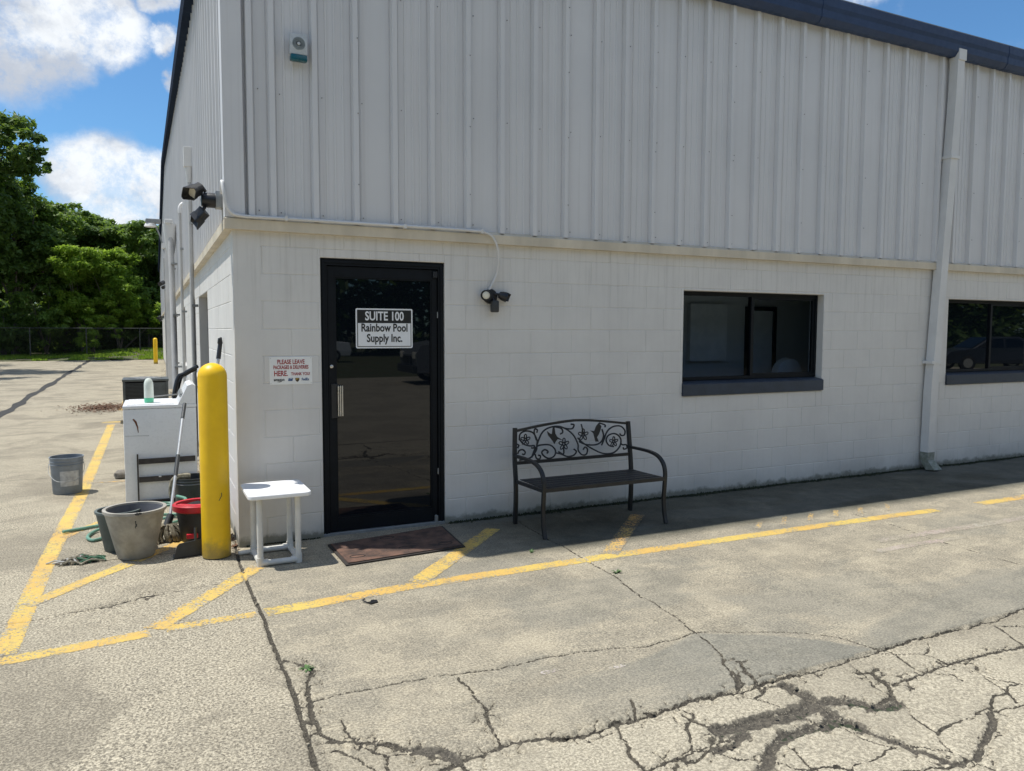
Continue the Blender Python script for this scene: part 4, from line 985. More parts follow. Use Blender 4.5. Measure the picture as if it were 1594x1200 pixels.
# motion flood light (a round base, two lamp heads, a sensor eye)
def motion_light(loc, rotz, label, heads, group=None, s=1):
    t = thing('motion_floodlight', label, 'security light', loc, rotz, group)
    RX = Matrix.Rotation(PI/2, 4, 'X')
    MB().lathe([(.062, 0), (.062, .022), (.055, .030), (.0, .032)], 28, M=RX).build('base', MAT_BLK, t, True)
    return t
t = motion_light((2.045, -.002, 1.905), 0, 'black twin-head motion light on the block wall right of the door', None)
def head(parent, at_, direction, r=.036, ln=.075, lens=True, hood=True):
    q = Vector((0, 0, 1)).rotation_difference(Vector(direction).normalized()).to_matrix().to_4x4(); q.translation = Vector(at_)
    m = MB(); m.lathe([(.012, -.012), (r*.7, -.008), (r, .02), (r*1.04, ln*.75), (r*.98, ln*.78), (r*.86, ln*.55), (0, ln*.50)], 24)
    m.v = [tuple(q @ Vector(v)) for v in m.v]; hd = m.build('lamp_head', MAT_BLK, parent, True)
    if hood:
        m = MB(); n = 14; vs = []
        for k in range(n+1):
            a = PI*k/n
            for rr, z in ((r*1.07, ln*.45), (r*1.10, ln*1.12 if 2 < k < n-2 else ln*.85), (r*1.03, ln*1.12 if 2 < k < n-2 else ln*.85), (r*1.0, ln*.45)): vs.append(tuple(q @ Vector((rr*math.cos(a), rr*math.sin(a), z))))
        m.add(vs, [(k*4+j, k*4+(j+1) % 4, (k+1)*4+(j+1) % 4, (k+1)*4+j) for k in range(n) for j in range(4)]); m.build('hood', MAT_BLK, hd, True)
    if lens:
        m = MB().lathe([(r*.80, ln*.50), (r*.70, ln*.60), (r*.4, ln*.66), (0, ln*.68)], 20); m.v = [tuple(q @ Vector(v)) for v in m.v]; m.build('lens', MAT_LENS, hd, True)
    return hd
head(t, (-.045, -.040, .010), (-.55, -.8, -.12), .043, .055, True, False)
head(t, (.075, -.045, .012), (.80, -.25, -.30), .038, .080, True, True)
MB().tube([(.03, -.03, .02), (.055, -.045, .018), (.075, -.045, .014)], .011, 10).build('knuckle', MAT_BLK, t, True)
MB().box((-.012, -.085, -.135), (.052, -.030, -.035), .014).build('sensor', MAT_CHAR, t, True)
MB().tube([(.018, -.028, -.02), (.020, -.052, -.05)], .014, 10).build('sensor_knuckle', MAT_BLK, t, True)
# corner flood light on its junction box
t = thing('motion_floodlight', 'black twin-head flood light with barn hoods on the building corner above the yellow bollard', 'security light', (0, 0, 0))
MB().box((-.098, .085, 2.505), (-.046, .195, 2.625), .006).build('junction_box', MAT_GALV, t, True)
MB().lathe([(.054, 0), (.054, .075), (.045, .095), (0, .10)], 24, (-.098, .14, 2.56), M=Matrix.Rotation(-PI/2, 4, 'Y')).build('base', MAT_BLK, t, True)
MB().tube([(-.165, .13, 2.62), (-.185, .11, 2.645), (-.215, .10, 2.640)], .013, 10).build('knuckle', MAT_BLK, t, True)
MB().tube([(-.17, .13, 2.51), (-.185, .11, 2.485), (-.19, .10, 2.47)], .013, 10).build('knuckle', MAT_BLK, t, True)
for (px_, dr_) in (((-.205, .09, 2.630), (-.62, -.50, -.42)), ((-.175, .09, 2.475), (-.50, .25, -.55))):
    q = Vector((0, 0, 1)).rotation_difference(Vector(dr_).normalized()).to_matrix().to_4x4(); q.translation = Vector(px_)
    m = MB(); m.prism(rrect(-.046, .046, -.032, .032, .02), 0, .056, 'z'); m.v = [tuple(q @ Vector(v)) for v in m.v]; hd = m.build('lamp_head', MAT_BLK, t, False)
    m = MB(); o1 = rrect(-.050, .050, -.036, .036, .02); o2 = rrect(-.045, .045, -.031, .031, .016); n = len(o1)
    vs = [(a, b, .055) for a, b in o1]+[(a*1.06, b*1.10, .115+(.02 if b > 0 else -.025)) for a, b in o1]+[(a*1.06, b*1.10, .115+(.02 if b > 0 else -.025)) for a, b in o2]+[(a, b, .063) for a, b in o2]
    m.add(vs, [(L_*n+k, L_*n+(k+1) % n, (L_+1)*n+(k+1) % n, (L_+1)*n+k) for L_ in range(3) for k in range(n)]); m.v = [tuple(q @ Vector(v)) for v in m.v]; m.build('hood', MAT_BLK, hd)
    m = MB().prism(o2, .0635, .070, 'z'); m.v = [tuple(q @ Vector(v)) for v in m.v]; m.build('lens', MAT_LENS, hd)
# elbow and cover over the junction box
MAT_PIPE = pm('side_pipe_paint', (.46, .45, .43), .5, var=.12, vscale=3)
# ---- conduits and service masts up the side wall
def mast(y, out, z1, r, name, label, lean=0, headkind='box', z0=.05, cat='conduit', mat=None):
    t = thing(name, label, cat, (KS*y-out, y, 0), RS, 'service pipes on the side wall')
    MB().tube([(0, lean, z0), (0, lean*.4, (z0+z1)/2), (0, 0, z1)], r, 12).build('pipe', mat or MAT_PIPE, t, True)
    if headkind == 'box':
        MB().box((-.06, -.05, z1-.02), (.04, .05, z1+.22), .010).build('head_box', MAT_TRIMG, t)
        MB().lathe([(r*1.8, 0), (r*1.3, -.14), (r, -.18)], 12, (0, 0, z1-.02)).build('collar', MAT_TRIMG, t, True)
    elif headkind == 'bend':
        MB().tube(catmull([(0, 0, z1-.02), (0, 0, z1+.06), (.03, 0, z1+.12), (.08, 0, z1+.13)], 4), r*1.25, 10).build('elbow', MAT_WHITE, t, True)
    elif headkind == 'hood':
        MB().box((-.10, -.16, z1-.02), (.04, .16, z1+.07), .02).build('weather_head', MAT_TRIMG, t)
        MB().lathe([(r*2.6, 0), (r*1.6, -.45), (r, -.62)], 12, (0, 0, z1-.02)).build('reducer', MAT_TRIMG, t, True)
    for z in (.9, 1.9, 2.9):
        if z < z1: MB().box((-.01, lean*(1-z/z1)-r*1.9, z), (out*.75, lean*(1-z/z1)+r*1.9, z+.03)).build('strap', MAT_GALV, t)
    return t
mast(4.25, .085, 3.60, .026, 'service_pipe', 'tall grey pipe with white box on top, nearest the building corner')
mast(7.5, .09, 3.50, .022, 'service_pipe', 'thin grey pipe with bent white top, second from the corner', headkind='bend')
mast(10.8, .16, 3.72, .055, 'service_pipe', 'leaning grey pipe under a wide white weather head', lean=-.9, headkind='hood')
mast(11.9, .12, 3.60, .035, 'service_pipe', 'slim grey pipe close behind the leaning pipe', headkind='bend')
mast(21.5, .12, 3.95, .04, 'service_pipe', 'far grey pipe under the long arm lamp', headkind=None)
t = thing('wall_lamp', 'long arm area lamp with white reflector far along the side wall', 'wall lamp', sp(21.0, .08, 0), RS)
MB().tube([(0, 0, 4.0), (-.15, 0, 4.6), (-.30, 0, 5.0)], .025, 8).build('arm', MAT_GALV, t, True)
MB().box((-.55, -.12, 4.98), (-.12, .12, 5.12), .03).build('lamp_housing', MAT_GALV, t); MB().lathe([(.14, 0), (.18, -.10), (.17, -.11), (0, -.04)], 16, (-.42, 0, 4.98)).build('reflector', MAT_WHITE, t, True)
for y, z, lb in ((19.5, 3.05, 'small black security camera beside the tall duct on the side wall'), (31, 2.2, 'tiny black security camera at the far end of the side wall')):
    t = thing('security_camera', lb, 'security camera', sp(y, .05, z), RS)
    MB().lathe([(.05, 0), (.05, .05), (0, .055)], 14, M=Matrix.Rotation(-PI/2, 4, 'Y')).build('base', MAT_BLK, t, True)
    MB().tube([(-.05, 0, 0), (-.14, -.05, -.02)], .022, 8).build('arm', MAT_BLK, t, True)
    MB().tube([(-.14, .02, .0), (-.24, -.20, -.06)], .065, 14).build('body', MAT_BLK, t, True)
    MB().tube([(-.10, .08, -.12), (-.16, -.10, -.16)], .05, 12).build('lamp_head', MAT_BLK, t, True)
# ---------------------------------------------------------------- bollards
def bollard(loc, h, r, label):
    t = thing('bollard', label, 'bollard', loc, 0, 'yellow bollards along the building')
    pr = [(r, .012), (r, h-r*.95)]
    for k in range(1, 9): a = PI/2*k/8; pr.append((r*math.cos(a)*1.0, h-r*.95+r*.95*math.sin(a)))
    pr[-1] = (0, h)
    pr[0:1] = [(r*.985, .006), (r, .016)]
    MB().lathe(pr, 48).build('sleeve', MAT_YPL, t, True)
    MB().lathe([(r*.92, 0), (r*.92, .10)], 32).build('pipe', MAT_CHAR, t, True)
    MB().lathe([(r*1.002, h-r*.97), (r*1.004, h-r*.95), (r*1.002, h-r*.93)], 48, caps=False).build('moulding_line', MAT_YPL, t, True)
    return t
b1 = bollard((-.172, -.165, 0), 1.385, .0975, 'yellow plastic bollard sleeve at the near building corner')
MB().tube([(.015, -.0985, .42), (.035, -.096, .455), (.033, -.097, .475)], .0022, 5).build('scuff', MAT_CHAR, b1)
bollard((.05, 34.5, 0), 1.25, .095, 'yellow bollard far away at the back end of the lot')
# ---------------------------------------------------------------- white stool
t = thing('side_table', 'small white plastic table on pipe legs by the door', 'side table', (.20, -.385, 0))
top = MB().prism(rrect(-.205, .215, -.255, .235, .045, 5), .478, .507, 'z')
tp = top.build('tabletop', MAT_STOOL, t)
bv = tp.modifiers.new('bevel', 'BEVEL'); bv.width = .006; bv.segments = 2
R_ = .0205
def legs(y):
    m = MB()
    m.tube([(-.125, y, .022), (-.125, y, .465)], R_, 14); m.tube([(.125, y, .022), (.125, y, .465)], R_, 14)
    return m
for y in (-.17, .17):
    for x in (-.125, .130):
        MB().tube([(x, y, .03), (x, y, .4785)], R_, 16).build('leg', MAT_PVC, t, True)
    MB().tube([(-.125, y, .0215), (.130, y, .0215)], R_, 16).build('stretcher', MAT_PVC, t, True)
for x in (-.125, .130):
    MB().tube([(x, -.17, .0217), (x, .17, .0217)], R_*.98, 16).build('stretcher', MAT_PVC, t, True)
    for y in (-.17, .17):
        m = MB(); m.tube([(x, y, .0), (x, y, .062)], R_*1.2, 16); m.tube([(x, y, .024), (x*.62, y, .024)], R_*1.2, 16); m.build('elbow', MAT_PVC, t, True)
tag(MB().tube([(-.03, -.215, .017), (.115, -.20, .017)], .0155, 12).build('pipe_offcut', MAT_PVC, None, True), 'short white pipe lying between bollard and white table', 'pipe')
# ---------------------------------------------------------------- door mat
t = thing('door_mat', 'brown worn door mat with rubber border in front of the door', 'door mat')
def mat_poly(g): return [(.600+g, -.245-g*.9), (.603+g, -.805+g), (1.515-g, -.735+g), (1.575-g, -.10-g)]
def slab_poly(poly, z0, z1): return MB().prism(poly, z0, z1, 'z')
slab_poly(mat_poly(0), .006, .011).build('border', MAT_RUB, t); slab_poly(mat_poly(.022), .0115, .018).build('carpet', MAT_MAT, t)
m = MB()
for cx, cy in ((.72, -.66), (1.10, -.60), (1.40, -.62), (1.05, -.28)): m.tube([(cx+.055*math.cos(a*PI/8), cy+.03*math.sin(a*PI/8), .0182) for a in range(16)], .0035, 5, closed=True)
m.build('worn_motif', MAT_RUB, t)['kind'] = 'stuff'
# ---------------------------------------------------------------- bench
BN = {'main':[[(2.206,0.535),(2.31,0.548),(2.369,0.607),(2.38,0.659),(2.439,0.761),(2.534,0.798),(2.631,0.788),(2.73,0.723),(2.78,0.634),(2.781,0.58),(2.819,0.539),(2.863,0.542),(2.875,0.585),(2.85,0.603),(2.831,0.582)],[(2.78,0.688),(2.83,0.642),(2.932,0.581),(3.035,0.536),(3.139,0.534),(3.204,0.574),(3.229,0.628),(3.215,0.673),(3.162,0.704),(3.097,0.691),(3.072,0.649),(3.099,0.603),(3.151,0.589)],[(2.793,0.655),(2.856,0.627),(2.957,0.617),(3.021,0.641),(3.046,0.694),(3.032,0.75)],[(3.021,0.608),(3.046,0.65),(3.084,0.725),(3.148,0.766),(3.227,0.767),(3.274,0.726),(3.268,0.687),(3.235,0.683),(3.218,0.701)],[(2.211,0.701),(2.222,0.752),(2.274,0.775),(2.344,0.756),(2.38,0.691),(2.374,0.644)],[(2.211,0.711),(2.252,0.667),(2.31,0.648),(2.351,0.648),(2.345,0.628),(2.322,0.631)],[(2.194,0.588),(2.206,0.613),(2.24,0.621),(2.264,0.599),(2.252,0.579),(2.235,0.585)],[(2.374,0.691),(2.356,0.755),(2.362,0.786),(2.385,0.78),(2.38,0.754)],[(2.322,0.548),(2.369,0.634),(2.44,0.65),(2.511,0.64),(2.554,0.595),(2.542,0.548),(2.488,0.53),(2.44,0.555),(2.422,0.588),(2.452,0.607),(2.482,0.589),(2.47,0.574)],[(2.357,0.577),(2.369,0.539),(2.399,0.532),(2.407,0.557),(2.387,0.564)],[(2.554,0.574),(2.609,0.559),(2.67,0.534),(2.732,0.54),(2.762,0.57),(2.737,0.594)],[(2.631,0.786),(2.68,0.773),(2.729,0.772),(2.748,0.803),(2.717,0.81)],[(2.558,0.795),(2.619,0.778),(2.632,0.745),(2.607,0.73)],[(3.223,0.617),(3.243,0.599),(3.283,0.597),(3.29,0.568),(3.257,0.559),(3.25,0.577)],[(3.006,0.806),(3.064,0.786),(3.064,0.765)],[(2.182,0.672),(2.205,0.66),(2.194,0.635)],[(2.584,0.582),(2.633,0.558),(2.636,0.622)],[(2.836,0.712),(2.829,0.772),(2.819,0.805)]],'birds':[[(2.475,0.764),(2.505,0.741),(2.523,0.735),(2.532,0.793),(2.546,0.797),(2.555,0.739),(2.574,0.709),(2.632,0.675),(2.577,0.689),(2.559,0.669),(2.547,0.649),(2.533,0.671),(2.511,0.699),(2.487,0.727)],[(2.905,0.746),(2.949,0.738),(2.968,0.781),(2.993,0.807),(3.021,0.778),(3.007,0.735),(2.994,0.708),(2.975,0.682),(2.995,0.642),(2.963,0.644),(2.95,0.687),(2.941,0.717),(2.924,0.732)]],'fl':[(2.269,0.703,0.043),(2.639,0.643,0.049),(2.836,0.712,0.049),(3.15,0.633,0.043)]}
t = thing('park_bench', 'black metal bench with scrollwork flower back against the block wall', 'bench', (0, 0, 0))
YB = -.262
def yb(z): return YB+.035*max(0, (z-.40)/.42)       # the back leans slightly
for X0 in (2.163, 3.322):
    s_ = 1 if X0 > 3 else -1
    MB().bar(catmull([(X0, YB-.0, 0), (X0, YB-.012, .20), (X0, YB-.008, .38), (X0, yb(.55), .55), (X0-.012*s_, yb(.80), .806)], 4), .028, .034, (1, 0, 0)).build('leg', MAT_BENCH, t)
    MB().bar(catmull([(X0, yb(.57), .575), (X0, -.40, .578), (X0, -.55, .575), (X0, -.66, .555), (X0, -.735, .505), (X0, -.765, .43), (X0, -.762, .33), (X0, -.752, .20), (X0, -.765, .08), (X0, -.79, 0)], 5), .030, .022, (1, 0, 0)).build('armrest_leg', MAT_BENCH, t)
    MB().bar([(X0-.002*s_, YB-.012, .362), (X0-.002*s_, -.748, .372)], .022, .026, (1, 0, 0)).build('seat_rail', MAT_BENCH, t)
for k in range(6):
    y = -.735+k*.078
    MB().box((2.180, y-.033, .378+(.002 if k else 0)), (3.306, y+.033, .384+(.002 if k else 0)), .0015).build('slat', MAT_BENCH, t)
MB().bar([(2.178, -.772, .377), (3.308, -.772, .377)], .010, .030, (0, 1, 0)).build('seat_front_rail', MAT_BENCH, t)
for x in (2.45, 2.74, 3.03): MB().box((x-.008, -.752, .357), (x+.008, -.28, .376)).build('seat_strap', MAT_BENCH, t)
MB().bar([(x, yb(z), z) for x, z in [(p.x, p.y) for p in catmull([(2.172, .779, 0), (2.438, .816, 0), (2.68, .838, 0), (2.803, .840, 0), (2.993, .826, 0), (3.312, .786, 0)], 5)]], .022, .020, (0, 1, 0)).build('top_rail', MAT_BENCH, t)
MB().bar([(2.178, yb(.512), .512), (3.318, yb(.512), .512)], .022, .026, (0, 1, 0)).build('lower_rail', MAT_BENCH, t)
sc = bpy.data.objects.new('scroll_panel', None); C.objects.link(sc); sc.parent = t
for c in BN['main']:
    MB().tube([(p.x, yb(p.y), p.y) for p in catmull([(a, b, 0) for a, b in c], 4)], .0074, 6).build('scroll', MAT_BENCH, sc, True)
for c in BN['birds']:
    MB().prism(c, yb(.68)-.005, yb(.68)+.004).build('hummingbird', MAT_BENCH, sc)
for cx, cz, r in BN['fl']:
    r *= 1.05
    m = MB(); m.tube([(cx+r*.22*math.cos(a), yb(cz), cz+r*.22*math.sin(a)) for a in [2*PI*k/10 for k in range(10)]], .0058, 5, closed=True)
    for k in range(5):
        a = 2*PI*k/5+.3; pts = []
        for j in range(9):
            u = j/8*2*PI; rr = r*(.62-.40*math.cos(u)); w = r*.24*math.sin(u)
            pts.append((cx+math.cos(a)*rr-math.sin(a)*w, yb(cz)-.002, cz+math.sin(a)*rr+math.cos(a)*w))
        m.tube(pts[:-1], .0054, 5, closed=True)
    m.build('flower', MAT_BENCH, sc, True)
# ---------------------------------------------------------------- clutter round the corner
# grey pail
def pail(name, loc, r0, r1, h, mat, label, cat, rim=.006, group=None, inside=None, wall=.004):
    t = thing(name, label, cat, loc, 0, group)
    MB().lathe([(r0-.006, 0), (r0, .008), (r1, h-rim*2), (r1+rim, h-rim*2), (r1+rim, h), (r1-wall, h), (r1-wall, h-rim), (r0-wall, .014), (0, .014)], 40).build('body', mat, t, True)
    return t
t = pail('bucket', (-1.31, 2.76, 0), .128, .146, .365, MAT_BKT, 'grey plastic pail with faded label on the yellow line', 'bucket')
m = MB()
for z in (.29, .318): m.lathe([(.1435, z-.004), (.150, z), (.1500, z+.004), (.1445, z+.006)], 40, caps=False)
m.build('rib_ring', MAT_BKT, t, True)
m = MB(); vs = []
for k in range(15):
    a = -PI/2-.1+(-.62+1.24*k/14)+.35
    for z in (.085, .235): r = .1290+.018*(z/.35)+.0012; vs.append((r*math.cos(a), r*math.sin(a), z))
m.add(vs, [(2*k, 2*k+2, 2*k+3, 2*k+1) for k in range(14)]).build('label', MAT_BKTL, t)
MB().tube(catmull([(-.151, -.01, .30), (-.150, -.07, .22), (-.09, -.145, .15), (0, -.165, .135), (.09, -.145, .15), (.150, -.07, .22), (.151, -.01, .30)], 5), .0025, 6).build('bail', MAT_GALV, t, True)
# planters
t = pail('planter_pot', (-.690, .10, 0), .122, .198, .350, MAT_POT, 'large scuffed grey planter pot in front of the washer', 'plant pot', .010, wall=.012)
MB().lathe([(.1845, .338), (.112, .03), (0, .03)], 36, caps=False).build('inside', MAT_POTIN, t, True)
m = MB(); rr = random.Random(5)
for (a, z, w, h) in ((-1.50, .345, .022, .010), (-1.42, .347, .02, .008), (-1.55, .285, .006, .018), (-1.53, .262, .009, .012), (-1.56, .248, .005, .01)):
    r = .122+.076*z/.33+.0105*(z > .33)+.0016; m.add([(r*math.cos(a+dx*w*4), r*math.sin(a+dx*w*4), z+dz*h) for dx, dz in ((-.5, -.8), (.6, -1), (.8, .5), (0, 1), (-.8, .4))], [(0, 1, 2, 3, 4)])
m.build('chip', MAT_CHAR, t)['kind'] = 'stuff'
t = pail('planter_pot', (-.80, .33, 0), .10, .150, .300, MAT_POTG, 'smaller green grey pot hidden behind the large planter', 'plant pot', .008, wall=.010)
# mop bucket with red wringer
t = thing('mop_bucket', 'charcoal mop bucket with red wringer rim behind the yellow bollard', 'bucket', (-.250, .36, 0))
MB().lathe([(.125, 0), (.130, .01), (.165, .25), (.165, .262), (.157, .262), (.124, .02), (0, .02)], 36, sx=1.0, sy=.85).build('body', MAT_CHAR, t, True)
MB().lathe([(.166, .235), (.184, .245), (.186, .285), (.176, .295), (.160, .290), (.156, .262)], 40, sx=1.02, sy=.88, caps=False).build('rim', MAT_RED, t, True)
MB().lathe([(.155, .275), (.10, .22), (.06, .15), (0, .13)], 30, (.04, .02, 0), sx=.8, sy=.8, caps=False).build('wringer_cone', MAT_CHAR, t, True)
MB().prism([(-.170, -.05), (-.10, -.13), (.06, -.155), (.10, -.11), (-.04, -.08), (-.13, -.02)], .280, .296, 'z').build('wringer_plate', MAT_RED, t)
MB().box((-.10, -.155, .05), (-.02, -.122, .085), .006).build('pedal', MAT_RED, t)
# black dustpan
t = thing('dustpan', 'black dustpan lying against the mop bucket beside the bollard', 'dustpan', (-.355, -.095, 0), math.radians(10))
MB().prism([(-.10, .0), (.16, .0), (.16, .105), (.145, .12), (-.06, .105), (-.075, .09)], -.008, .0).build('back_plate', MAT_CHAR, t)
MB().add([(-.10, -.008, .001), (.16, -.008, .001), (.17, .10, .001), (-.08, .11, .001), (-.10, -.008, .006), (.16, -.008, .006), (.17, .10, .006), (-.08, .11, .006)], [(0, 3, 2, 1), (4, 5, 6, 7), (0, 1, 5, 4), (1, 2, 6, 5), (2, 3, 7, 6), (3, 0, 4, 7)]).build('pan', MAT_CHAR, t)
MB().tube([(.05, -.002, .11), (.052, .01, .16), (.056, .02, .20)], .010, 8).build('handle', MAT_CHAR, t, True)
# string mop with grey handle
t = thing('mop', 'string mop with grey telescopic handle leaning over the buckets', 'mop', (-.475, .42, 0))
MB().tube([(.02, .03, .16), (.085, .30, .50), (.16, .62, .90)], .0115, 10).build('pole', MAT_POLE, t, True)
MB().tube([(.077, .265, .45), (.105, .385, .60)], .0165, 10).build('grip', MAT_CHAR, t, True); MB().tube([(.155, .60, .875), (.18, .70, .99)], .0155, 10).build('upper_grip', MAT_CHAR, t, True)
MB().tube([(-.01, .0, .10), (.03, .05, .19)], .028, 10).build('clamp', MAT_CHAR, t, True)
m = MB(); rr = random.Random(8)
for k in range(70):
    a = rr.uniform(0, 6.28); R0 = rr.uniform(.05, .13); pts = [(0, 0, .115), (math.cos(a)*R0*.5, math.sin(a)*R0*.4, .10+rr.uniform(-.01, .03)), (math.cos(a)*R0*.95, math.sin(a)*R0*.7-.01, .055+rr.uniform(-.01, .02)), (math.cos(a+.2)*R0*.95, math.sin(a+.2)*R0*.7-.02, .012)]
    m.tube(catmull(pts, 3), .0075, 5)
m.build('mop_yarn', MAT_ROPE, t, True)
# dark pail with rope
t = pail('bucket', (-.245, 1.30, 0), .130, .150, .330, MAT_CHAR, 'dark pail with dirty rag over its rim, behind the mop bucket', 'bucket')
m = MB()
for z in (.275, .30): m.lathe([(.147, z), (.155, z+.004), (.148, z+.01)], 36, caps=False)
m.build('rib_ring', pm('pale_rim', (.20, .20, .20), .5), t, True)
m = MB().tube(catmull([(-.02, -.06, .34), (-.12, -.08, .345), (-.165, -.09, .30), (-.175, -.10, .20), (-.165, -.12, .16)], 4), [.03, .034, .03, .026, .026, .024, .022, .022, .02, .02, .02, .02, .018, .018, .016, .012, .01], 8)
tag(m.build('rag', MAT_ROPE, None, True, (-.245, 1.30, 0)), 'dirty cream rag hanging over the rim of the dark pail', 'rag')
# green pole and the tall black-tipped pole
t = thing('broom', 'green handled broom standing behind the yellow bollard', 'broom', (-.19, 1.02, 0))
MB().tube([(0, 0, .12), (.05, .10, 1.02)], .013, 10).build('pole', MAT_GPOLE, t, True)
MB().tube([(-.003, -.01, .06), (0, 0, .16)], .022, 10).build('socket', MAT_GPOLE, t, True)
MB().box((-.10, -.03, .035), (.10, .03, .075), .006).build('block', MAT_GPOLE, t); MB().box((-.098, -.028, .0), (.098, .028, .034)).build('bristles', MAT_ROPE, t)
t = thing('extension_pole', 'long pole with black threaded tip leaning on the side wall', 'pole', (-.245, .62, 0))
tip = Vector((.232, .33, 1.52)); MB().tube([(0, 0, .01), tuple(tip*.92)], .0125, 10).build('pole', MAT_POLE, t, True)
MB().tube([tuple(tip*.905), tuple(tip*1.0)], [.019, .017], 10).build('grip', MAT_BLK, t, True); MB().tube([tuple(tip*1.0), tuple(tip*1.022)], .009, 8).build('tip', MAT_BLK, t, True)
m = MB(); m.lathe([(.018, 0), (.022, .01), (.016, .05), (.0, .055)], 10, tuple(tip*.985)); m.build('knob', MAT_BLK, t, True)
# washer
t = thing('washing_machine', 'old white top-loading washing machine with rust streak beside the wall', 'washing machine', (-.465, 2.24, 0), math.radians(-1))
wx, wy = .31, .345
MB().box((-wx, -wy, .02), (wx, wy, .885), .012).build('cabinet', MAT_WASH, t, True)
MB().box((-wx-.004, -wy-.004, .8855), (wx+.004, wy+.004, .918), .010).build('top_panel', MAT_WASH, t, True)
MB().box((-wx+.03, -wy+.04, .9185), (wx-.19, wy-.04, .926), .003).build('lid', MAT_WASH, t)
MB().prism([(wx-.155, .919), (wx+.0, .919), (wx+.0, 1.09), (wx-.03, 1.105), (wx-.07, 1.09)], -wy+.0, wy-.0, 'y').build('console', MAT_WASH, t)
for k, y in enumerate((-.24, -.08, .10, .22)):
    M_ = Matrix.Translation((wx-.118, y, .998)) @ Matrix.Rotation(-math.radians(64), 4, 'Y')
    m = MB().lathe([(.026, 0), (.024, .02), (.0, .022)], 18); m.v = [tuple(M_ @ Vector(v)) for v in m.v]; m.build('dial', MAT_GALV, t, True)
m = MB(); m.add([(-.235, -wy-.0012, .792), (-.222, -wy-.0012, .798), (-.20, -wy-.0012, .77), (-.188, -wy-.0012, .72), (-.186, -wy-.0012, .665), (-.192, -wy-.0012, .668), (-.199, -wy-.0012, .715), (-.215, -wy-.0012, .76)], [(0, 1, 2, 7), (7, 2, 3, 6), (6, 3, 4, 5)])
m.build('rust_streak', MAT_RUST, t)
for x in (-.27, .27):
    for y in (-.3, .3): MB().lathe([(.02, 0), (.02, .02)], 10, (x, y, 0)).build('foot', MAT_BLK, t)
MB().tube([(-wx+.01, -wy-.001, .64), (-.1, -wy-.001, .635)], .0015, 4).build('crease', MAT_GALV, t)
# angle-iron rack leaning on the washer
t = thing('metal_rack', 'dark angle-iron bed rail frame leaning on the washing machine side', 'metal frame', (-.70, 1.862, 0))
MB().box((.02, .0, .0), (.034, .018, .47)).build('upright', MAT_ANGLE, t)
for z in (.205, .375):
    MB().box((.035, .003, z), (.52, .007, z+.048)).box((.035, .0072, z+.044), (.52, .026, z+.048)).build('rail', MAT_ANGLE, t)
MB().box((.035, .003, .02), (.50, .02, .034)).build('lower_rail', MAT_ANGLE, t)
MB().box((.20, -.003, .245), (.222, .0028, .256), .001).build('tape', MAT_WHITE, t)
# bottle on the washer
t = thing('plastic_bottle', 'milky plastic jug with green liquid standing on the washing machine', 'bottle', (-.560, 2.10, .927))
MB().lathe([(.036, 0), (.041, .006), (.0415, .045)], 28).build('liquid', MAT_GREENL, t, True)
MB().lathe([(.0415, .046), (.041, .16), (.039, .19), (.030, .215), (.020, .228), (0, .232)], 28).build('body', MAT_MILK, t, True)
# black folding frame behind the washer
t = thing('folding_chair', 'black folded chair leaning on the wall behind the washing machine', 'chair', (-.13, 3.1, 0))
MB().tube(catmull([(-.30, 0, .02), (-.22, .05, .62), (-.14, .12, 1.06), (-.06, .10, 1.14), (.07, .02, 1.22)], 5), .020, 8).build('frame_tube', MAT_BLK, t, True)
MB().tube(catmull([(-.27, .32, .02), (-.18, .34, .62), (-.10, .38, 1.04), (-.03, .36, 1.12), (.07, .30, 1.18)], 5), .020, 8).build('frame_tube', MAT_BLK, t, True)
m = MB(); m.add([(-.235, .04, .50), (-.14, .12, 1.04), (-.11, .37, 1.03), (-.20, .33, .50), (-.225, .04, .50), (-.13, .12, 1.04), (-.10, .37, 1.03), (-.19, .33, .50)], [(0, 1, 2, 3), (7, 6, 5, 4), (0, 4, 5, 1), (1, 5, 6, 2), (2, 6, 7, 3), (3, 7, 4, 0)]); m.build('seat', MAT_BLK, t)
for z, x in ((1.10, -.09), (.82, -.18)): MB().tube([(x, .07, z), (x+.03, .36, z)], .012, 6).build('cross_bar', MAT_BLK, t, True)
MB().tube([(-.40, -.02, .90), (-.05, .06, .92)], .010, 6).build('rod', MAT_GALV, t, True)
# condenser
t = thing('air_conditioner', 'dark grey air conditioner condenser by the side wall', 'air conditioner', (-.545, 9.2, 0), RS)
cw = .36
MB().box((-cw-.05, -cw-.05, 0), (cw+.05, cw+.05, .06)).build('pad', MAT_CONC2, t)
MB().box((-cw+.03, -cw+.03, .07), (cw-.03, cw-.03, .70)).build('coil', MAT_BLK, t)
for x in (-cw, cw-.04):
    for y in (-cw, cw-.04): MB().box((x, y, .06), (x+.04, y+.04, .72)).build('corner_post', MAT_AC, t)
MB().box((-cw-.01, -cw-.01, .7205), (cw+.01, cw+.01, .76), .01).build('top_cover', MAT_AC, t)
MB().box((.02, -cw-.004, .08), (cw-.045, -cw+.026, .70)).build('service_panel', MAT_AC, t)
m = MB()
for k in range(26): z = .09+k*.0235; m.box((-cw+.042, -cw+.004, z), (.018, -cw+.018, z+.006)); m.box((-cw+.004, -cw+.042, z), (-cw+.018, cw-.042, z+.006))
m.build('louvre', MAT_AC, t)['kind'] = 'stuff'
m = MB()
for r in (.08, .14, .20, .26): m.tube([(r*math.cos(a), r*math.sin(a), .768) for a in [2*PI*k/28 for k in range(28)]], .004, 5, closed=True)
for k in range(8): a = PI*k/8; m.tube([(.27*math.cos(a), .27*math.sin(a), .772), (-.27*math.cos(a), -.27*math.sin(a), .772)], .004, 5)
